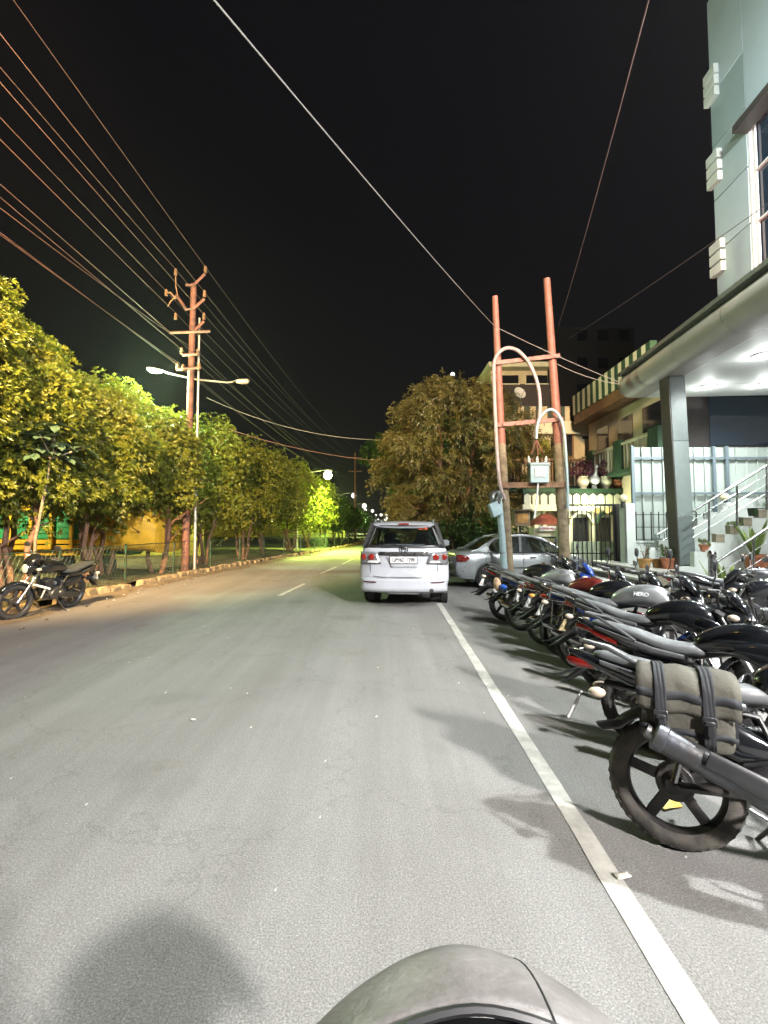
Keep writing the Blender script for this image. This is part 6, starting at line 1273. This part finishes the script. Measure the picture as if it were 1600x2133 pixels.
pb('window', 1112, 915, 1122, 1000, YH, .1, 'darkwin', front=.012); pb('door', 1123, 915, 1146, 1000, YH, .1, 'ywall', front=.013); pb('window', 1147, 912, 1158, 1000, YH, .1, 'darkwin', front=.014)
pb('window', 1176, 895, 1196, 955, YH, .1, 'brownw', front=.015); pb('pane', 1180, 900, 1192, 950, YH, .1, 'darkwin', front=.02)
pb('balcony_slab', 1048, 1012, 1240, 1024, YH - 1.6, 1.7, 'greenp')
mb = MB()
for i in range(24):
    a, b = at(1064 + i * 7.2, 962, YH - 1.5), at(1064 + i * 7.2, 1012, YH - 1.5); mb.bar((a.x - hx, -1.5, a.z), (b.x - hx, -1.5, b.z), .05, .05)
a, b = at(1060, 958, YH - 1.5), at(1238, 958, YH - 1.5); mb.bar((a.x - hx, -1.5, a.z), (b.x - hx, -1.5, b.z), .09, .06); mb.build('balcony_railing', M['brownw'], h1, smooth=0)
for x0, x1 in ((1085, 1103), (1133, 1147), (1195, 1210)): pb('balcony_panel', x0, 965, x1, 1012, YH - 1.48, .04, 'cream')
# front terrace ledge with arched panels
YT = 15.6; tr = thing('terrace_wall', 'green edged terrace parapet with a row of pale arched panels', 'parapet', (at(1090, 1050, YT).x, YT, 0)); pb('ledge', 1088, 1018, 1312, 1026, YT, .5, 'greenp', parent=tr, front=.05); pb('back_panel', 1090, 1026, 1311, 1051, YT, .2, 'greengray', parent=tr)
pb('lower_beam', 1088, 1051, 1312, 1064, YT, .4, 'creamy', parent=tr, front=.03)
for i in range(13):
    c0_, c1_ = at(1092 + i * 17, 1051, YT), at(1105 + i * 17, 1028, YT); x0, x1, z0, z1 = c0_.x - tr.location.x, c1_.x - tr.location.x, c0_.z, c1_.z; w_ = x1 - x0
    MB().prism([(x0, z0), (x1, z0), (x1, z1 - w_ * .35), (x1 - w_ * .22, z1 - .04), ((x0 + x1) / 2, z1), (x0 + w_ * .22, z1 - .04), (x0, z1 - w_ * .35)], -.035, -.001).build('arched_panel', M['creamy'], tr, smooth=0)
pc_ = thing('porch', 'pale green cream porch with arches behind the iron gate', 'porch', (at(1060, 1100, 16).x, 16.2, 0)); pb('back_wall', 1060, 1050, 1330, 1200, 16.6, .2, 'creamy', parent=pc_)
for x0, x1 in ((1078, 1086), (1113, 1122), (1131, 1138), (1178, 1190), (1232, 1240), (1292, 1300)): pb('pillar', x0, 1056, x1, 1180, 16.1, .25, 'creamy', parent=pc_)
pb('window', 1098, 1062, 1112, 1095, 16.55, .05, 'glassbld', parent=pc_); pb('doorway', 1140, 1062, 1162, 1110, 16.55, .05, 'brownw', parent=pc_)
for cx in (1211, 1266):
    c_ = at(cx, 1090, 16.05); r1_ = .36; mb = MB().tube([(c_.x - pc_.location.x + r1_ * math.cos(a), -.18, c_.z + r1_ * math.sin(a)) for a in [math.pi * k / 20 for k in range(21)]], .05, 8); mb.build('arch', M['greenp'] if cx > 1250 else M['creamy'], pc_)
for x0, x1 in ((1196, 1228), (1244, 1288)): pb('doorway', x0, 1078, x1, 1130, 16.52, .05, 'darkwin', parent=pc_)
pg = thing('pale_gate', 'pale green sheet metal gate leaf standing behind the black iron gate', 'gate', (at(1190, 1180, 13.6).x, 13.6, 0)); pb('panel', 1190, 1128, 1288, 1185, 13.6, .04, 'pgreen', parent=pg); pb('panel', 1166, 1095, 1180, 1185, 13.6, .3, 'pgreen', parent=pg)
mb = MB()
for i in range(8): a, b = at(1196 + i * 12, 1128, 13.6), at(1196 + i * 12, 1102, 13.6); mb.bar((a.x - pg.location.x, 0, a.z), (b.x - pg.location.x, 0, b.z), .02, .02)
mb.build('finials', M['frameblack'], pg); light('POINT', (0, 1.8, 2.0), 150, (.88, 1, .72), .2, None, 'porch_light').location = (at(1235, 1080, 15.2).x, 15.2, 2.1)
pll = thing('porch_lamp', 'yellow lit globe lamps hanging in the porch behind the gate', 'lamp', at(1266, 1063, 15.4))
for dx in (-.35, 0, .3): MB().ball((dx, 0, 0), .1, 14, 9).build('glass_globe', emat('globe_on', (1, .78, .25), 1.3), pll)
# pillar with small red roof, name board, letter box
nb = thing('gate_pillar', 'cream gate pillar with a small red tiled roof and a pale name board', 'pillar', at(1135, 1200, 14.3)); nb.location.z = 0
pb('pillar', 1112, 1100, 1162, 1200, 14.3, .5, 'creamy', parent=nb); pb('groove', 1111, 1118, 1163, 1121, 14.3, .5, 'greenp', parent=nb, front=.02); pb('panel', 1124, 1128, 1152, 1150, 14.3, .1, 'cream', parent=nb, front=.03)
c_ = at(1137, 1089, 14.5); xx = c_.x - nb.location.x; MB().rings([[Vector((xx + sx * w_, .25 + sy * w_ * .8, z)) for sx, sy in ((-1, -1), (1, -1), (1, 1), (-1, 1))] for w_, z in ((.42, c_.z - .06), (.42, c_.z), (.16, c_.z + .22), (.02, c_.z + .28))], cap=True).build('roof', M['redtile'], nb, smooth=0)
nm_ = pb('name_board', 1123, 1096, 1161, 1106, 14.2, .04, 'white', parent=nb, front=.05); a = at(1142, 1101, 14.12); text_mesh('lettering', 'HOPKES VILLA', .085, mat('sign_red', (.35, .03, .05), .6), nm_, (a.x - nb.location.x, a.y - nb.location.y, a.z - nb.location.z), (R(90), 0, 0), .001, .95)
lb_ = thing('letter_box', 'brown wooden box fixed beside the left pole, above the silver sedan roof', 'letter box', at(1085, 1080, 13.4)); MB().box((0, 0, 0), (.44, .3, .42)).build('box_body', M['brownl'] if 'brownl' in M else M['conc'], lb_, bevel=.01); MB().box((0, -.16, 0), (.3, .02, .26)).build('front_panel', M['terra2'], lb_, bevel=.01); MB().box((0, -.02, .23), (.52, .4, .04)).build('lid', M['conc'], lb_); MB().bar((.0, .1, -.2), (0, .1, -2.2), .05, .05).build('post', M['frameblack'], lb_)
fg = thing('garden_fence', 'black garden fence with white flowering plants behind the sedan roof', 'fence', at(1085, 1130, 15.0)); mb = MB(); z0 = -fg.location.z
for i in range(12): mb.bar((-.4 + i * .12, 0, z0), (-.4 + i * .12, 0, .3), .02, .02)
mb.bar((-.5, 0, .28), (1.0, 0, .28), .025, .03).bar((-.5, 0, -.1), (1.0, 0, -.1), .025, .03).build('bars', M['iron'], fg)
# vases and pots on the ledge
zl2 = at(1240, 1018, YT).z
def vase(px_, r, h, m, label, plant=None, seed=1, name='vase'):
    p_ = Vector((at(px_, 1018, YT + .2).x, YT + .2, zl2)); t = thing(name, label, 'potted plant' if plant else 'vase', p_); MB().lathe([(.01, 0), (r * .6, 0), (r * .5, h * .1), (r * .95, h * .45), (r, h * .65), (r * .75, h * .9), (r * .85, h), (r * .7, h), (r * .6, h * .9)], (0, 0, 0), 'Z', 20).build('pot', M[m], t)
    if plant:
        rng = np.random.default_rng(seed); P, Nn = crown_points([(0, 0, h + .22, .3, .26), (.1, .05, h + .36, .2, .16)], 150, rng); mesh_quads('foliage', leafcloud(P, Nn, 5, .1, .018, .3, rng), M[plant], t)
vase(1215, .2, .42, 'creamy', 'cream vase with purple leaved plant, leftmost on the terrace ledge', 'purple', 1); vase(1262, .2, .42, 'creamy', 'cream vase with purple leaved plant right of the white swan ornament', 'purple', 2)
vase(1286, .19, .3, 'terra', 'terracotta pot with green plant on the terrace ledge', 'leafdark', 3, 'flower_pot'); vase(1306, .17, .28, 'terra2', 'ochre pot at the right end of the terrace ledge', 'leafB', 4, 'flower_pot')
sw = thing('swan_ornament', 'white long necked swan ornament between two cream vases on the terrace ledge', 'ornament', (at(1238, 1018, YT + .15).x, YT + .15, zl2)); MB().ball((0, 0, .3), (.17, .2, .18)).cyl((0, 0, 0), (0, 0, .16), .09, .06).tube([(-.02, -.1, .38), (-.0, -.16, .55), (.02, -.1, .68), (.02, -.18, .74)], [.06, .04, .035, .05], 10).build('body', M['white'], sw, smooth=70)
# upper rear house with windows
h2 = thing('house', 'tall rear house top with a flat slab roof and two dark windows behind the poles', 'house', at(1080, 900, 25)); h2.location.z = 0
pb('wall', 1022, 772, 1146, 1100, 25, 5, 'cream', parent=h2); pb('roof_slab', 1014, 760, 1142, 770, 25, 5.2, 'creamy', parent=h2, front=.5); pb('lower_band', 1022, 800, 1146, 850, 25, .1, 'dimwall', parent=h2, front=.01)
for x0, x1 in ((1046, 1080), (1096, 1140)): w_ = pb('window', x0, 782, x1, 800, 25, .1, 'darkwin', parent=h2, front=.03); pb('sill', x0 - 2, 800, x1 + 2, 802, 25, .1, 'creamy', parent=h2, front=.12)
ds = thing('satellite_dish', 'round pale satellite dish on the rear house balcony', 'satellite dish', at(1083, 818, 22)); MB().lathe([(.001, .07), (.1, .062), (.2, .03), (.29, -.02), (.3, -.015), (.2, .04), (.001, .082)], (0, 0, 0), 'Y', 24).build('dish', M['white'], ds); ds.rotation_euler = (R(-20), 0, R(20)); MB().cyl((0, .05, 0), (0, .1, -.7), .02).bar((0, 0, -.27), (0, -.35, -.05), .015, .015).build('mount', M['dullmetal'], ds)
# side wing along the road with striped parapet
wgx = at(1225, 842, 18.2).x; wg = thing('house_wing', 'side wing of the cream house with a long green striped parapet running towards the canopy', 'house', (wgx, 18.2, 0)); ex = at(1400, 712, 12.6).x; wang = math.atan2(-(ex - wgx), -(12.6 - 18.2) * 1.0)
wg.rotation_euler.z = math.atan2(ex - wgx, 5.6); L_ = math.hypot(ex - wgx, 5.6)
zt_ = at(1225, 842, 18.2).z + .3; MB().bb((0, -L_, .0), (3, 0, zt_ - .75)).build('wall', M['cream'], wg); MB().bb((-.55, -L_, zt_ - 1.1), (3, 0, zt_ - .745)).build('eaves', M['brownw'], wg)
n_ = 24
for i in range(n_): MB().bb((-.58 - .004 * (i % 2), -L_ * (i + 1) / n_ , zt_ - .74), (-.4, -L_ * i / n_, zt_)).build('parapet_stripe', M['creamy' if i % 2 == 0 else 'greenp'], wg)
for y0, y1 in ((-1.7, -.8), (-3.4, -2.4), (-5.0, -4.0)): w_ = MB().bb((-.02, y0, 4.35), (.0, y1, 5.1)).build('window', M['darkwin'], wg)
MB().bb((-.5, -L_, 3.2), (0, .2, 3.32)).build('balcony_slab', M['greenp'], wg)
mb = MB()
for i in range(26): mb.bar((-.45, -L_ * (i + .5) / 26, 3.32), (-.45, -L_ * (i + .5) / 26, 4.1), .06 if i % 3 else .1, .03)
mb.bar((-.45, -L_, 4.1), (-.45, .2, 4.1), .08, .07); mb.build('balcony_railing', M['creamy'], wg, smooth=0)
for i in (2, 6, 10): MB().bb((-.51, -i * .52 - .5, 3.32), (-.38, -i * .52, 4.25)).build('railing_post', M['greenp'], wg)
sgn_ = thing('wall_plate', 'small white and black number plate on the cream house wall', 'sign', at(1219, 908, YH - .05)); MB().box((0, 0, .04), (.24, .02, .11)).build('plate', M['white'], sgn_); MB().box((0, 0, -.07), (.24, .02, .1)).build('lower_plate', M['ink'], sgn_)
# far dark apartment block
ap = thing('apartment_building', 'tall dim apartment block barely visible against the night sky', 'building', at(1220, 900, 45)); ap.location.z = 0; 
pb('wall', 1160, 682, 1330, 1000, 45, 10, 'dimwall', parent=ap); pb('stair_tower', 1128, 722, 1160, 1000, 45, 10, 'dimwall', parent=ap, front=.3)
for x_ in (1202, 1245, 1290):
    for y_ in (688, 745, 800): pb('window', x_, y_, x_ + 22, y_ + 22, 45, .1, 'darkwin', parent=ap, front=.02)
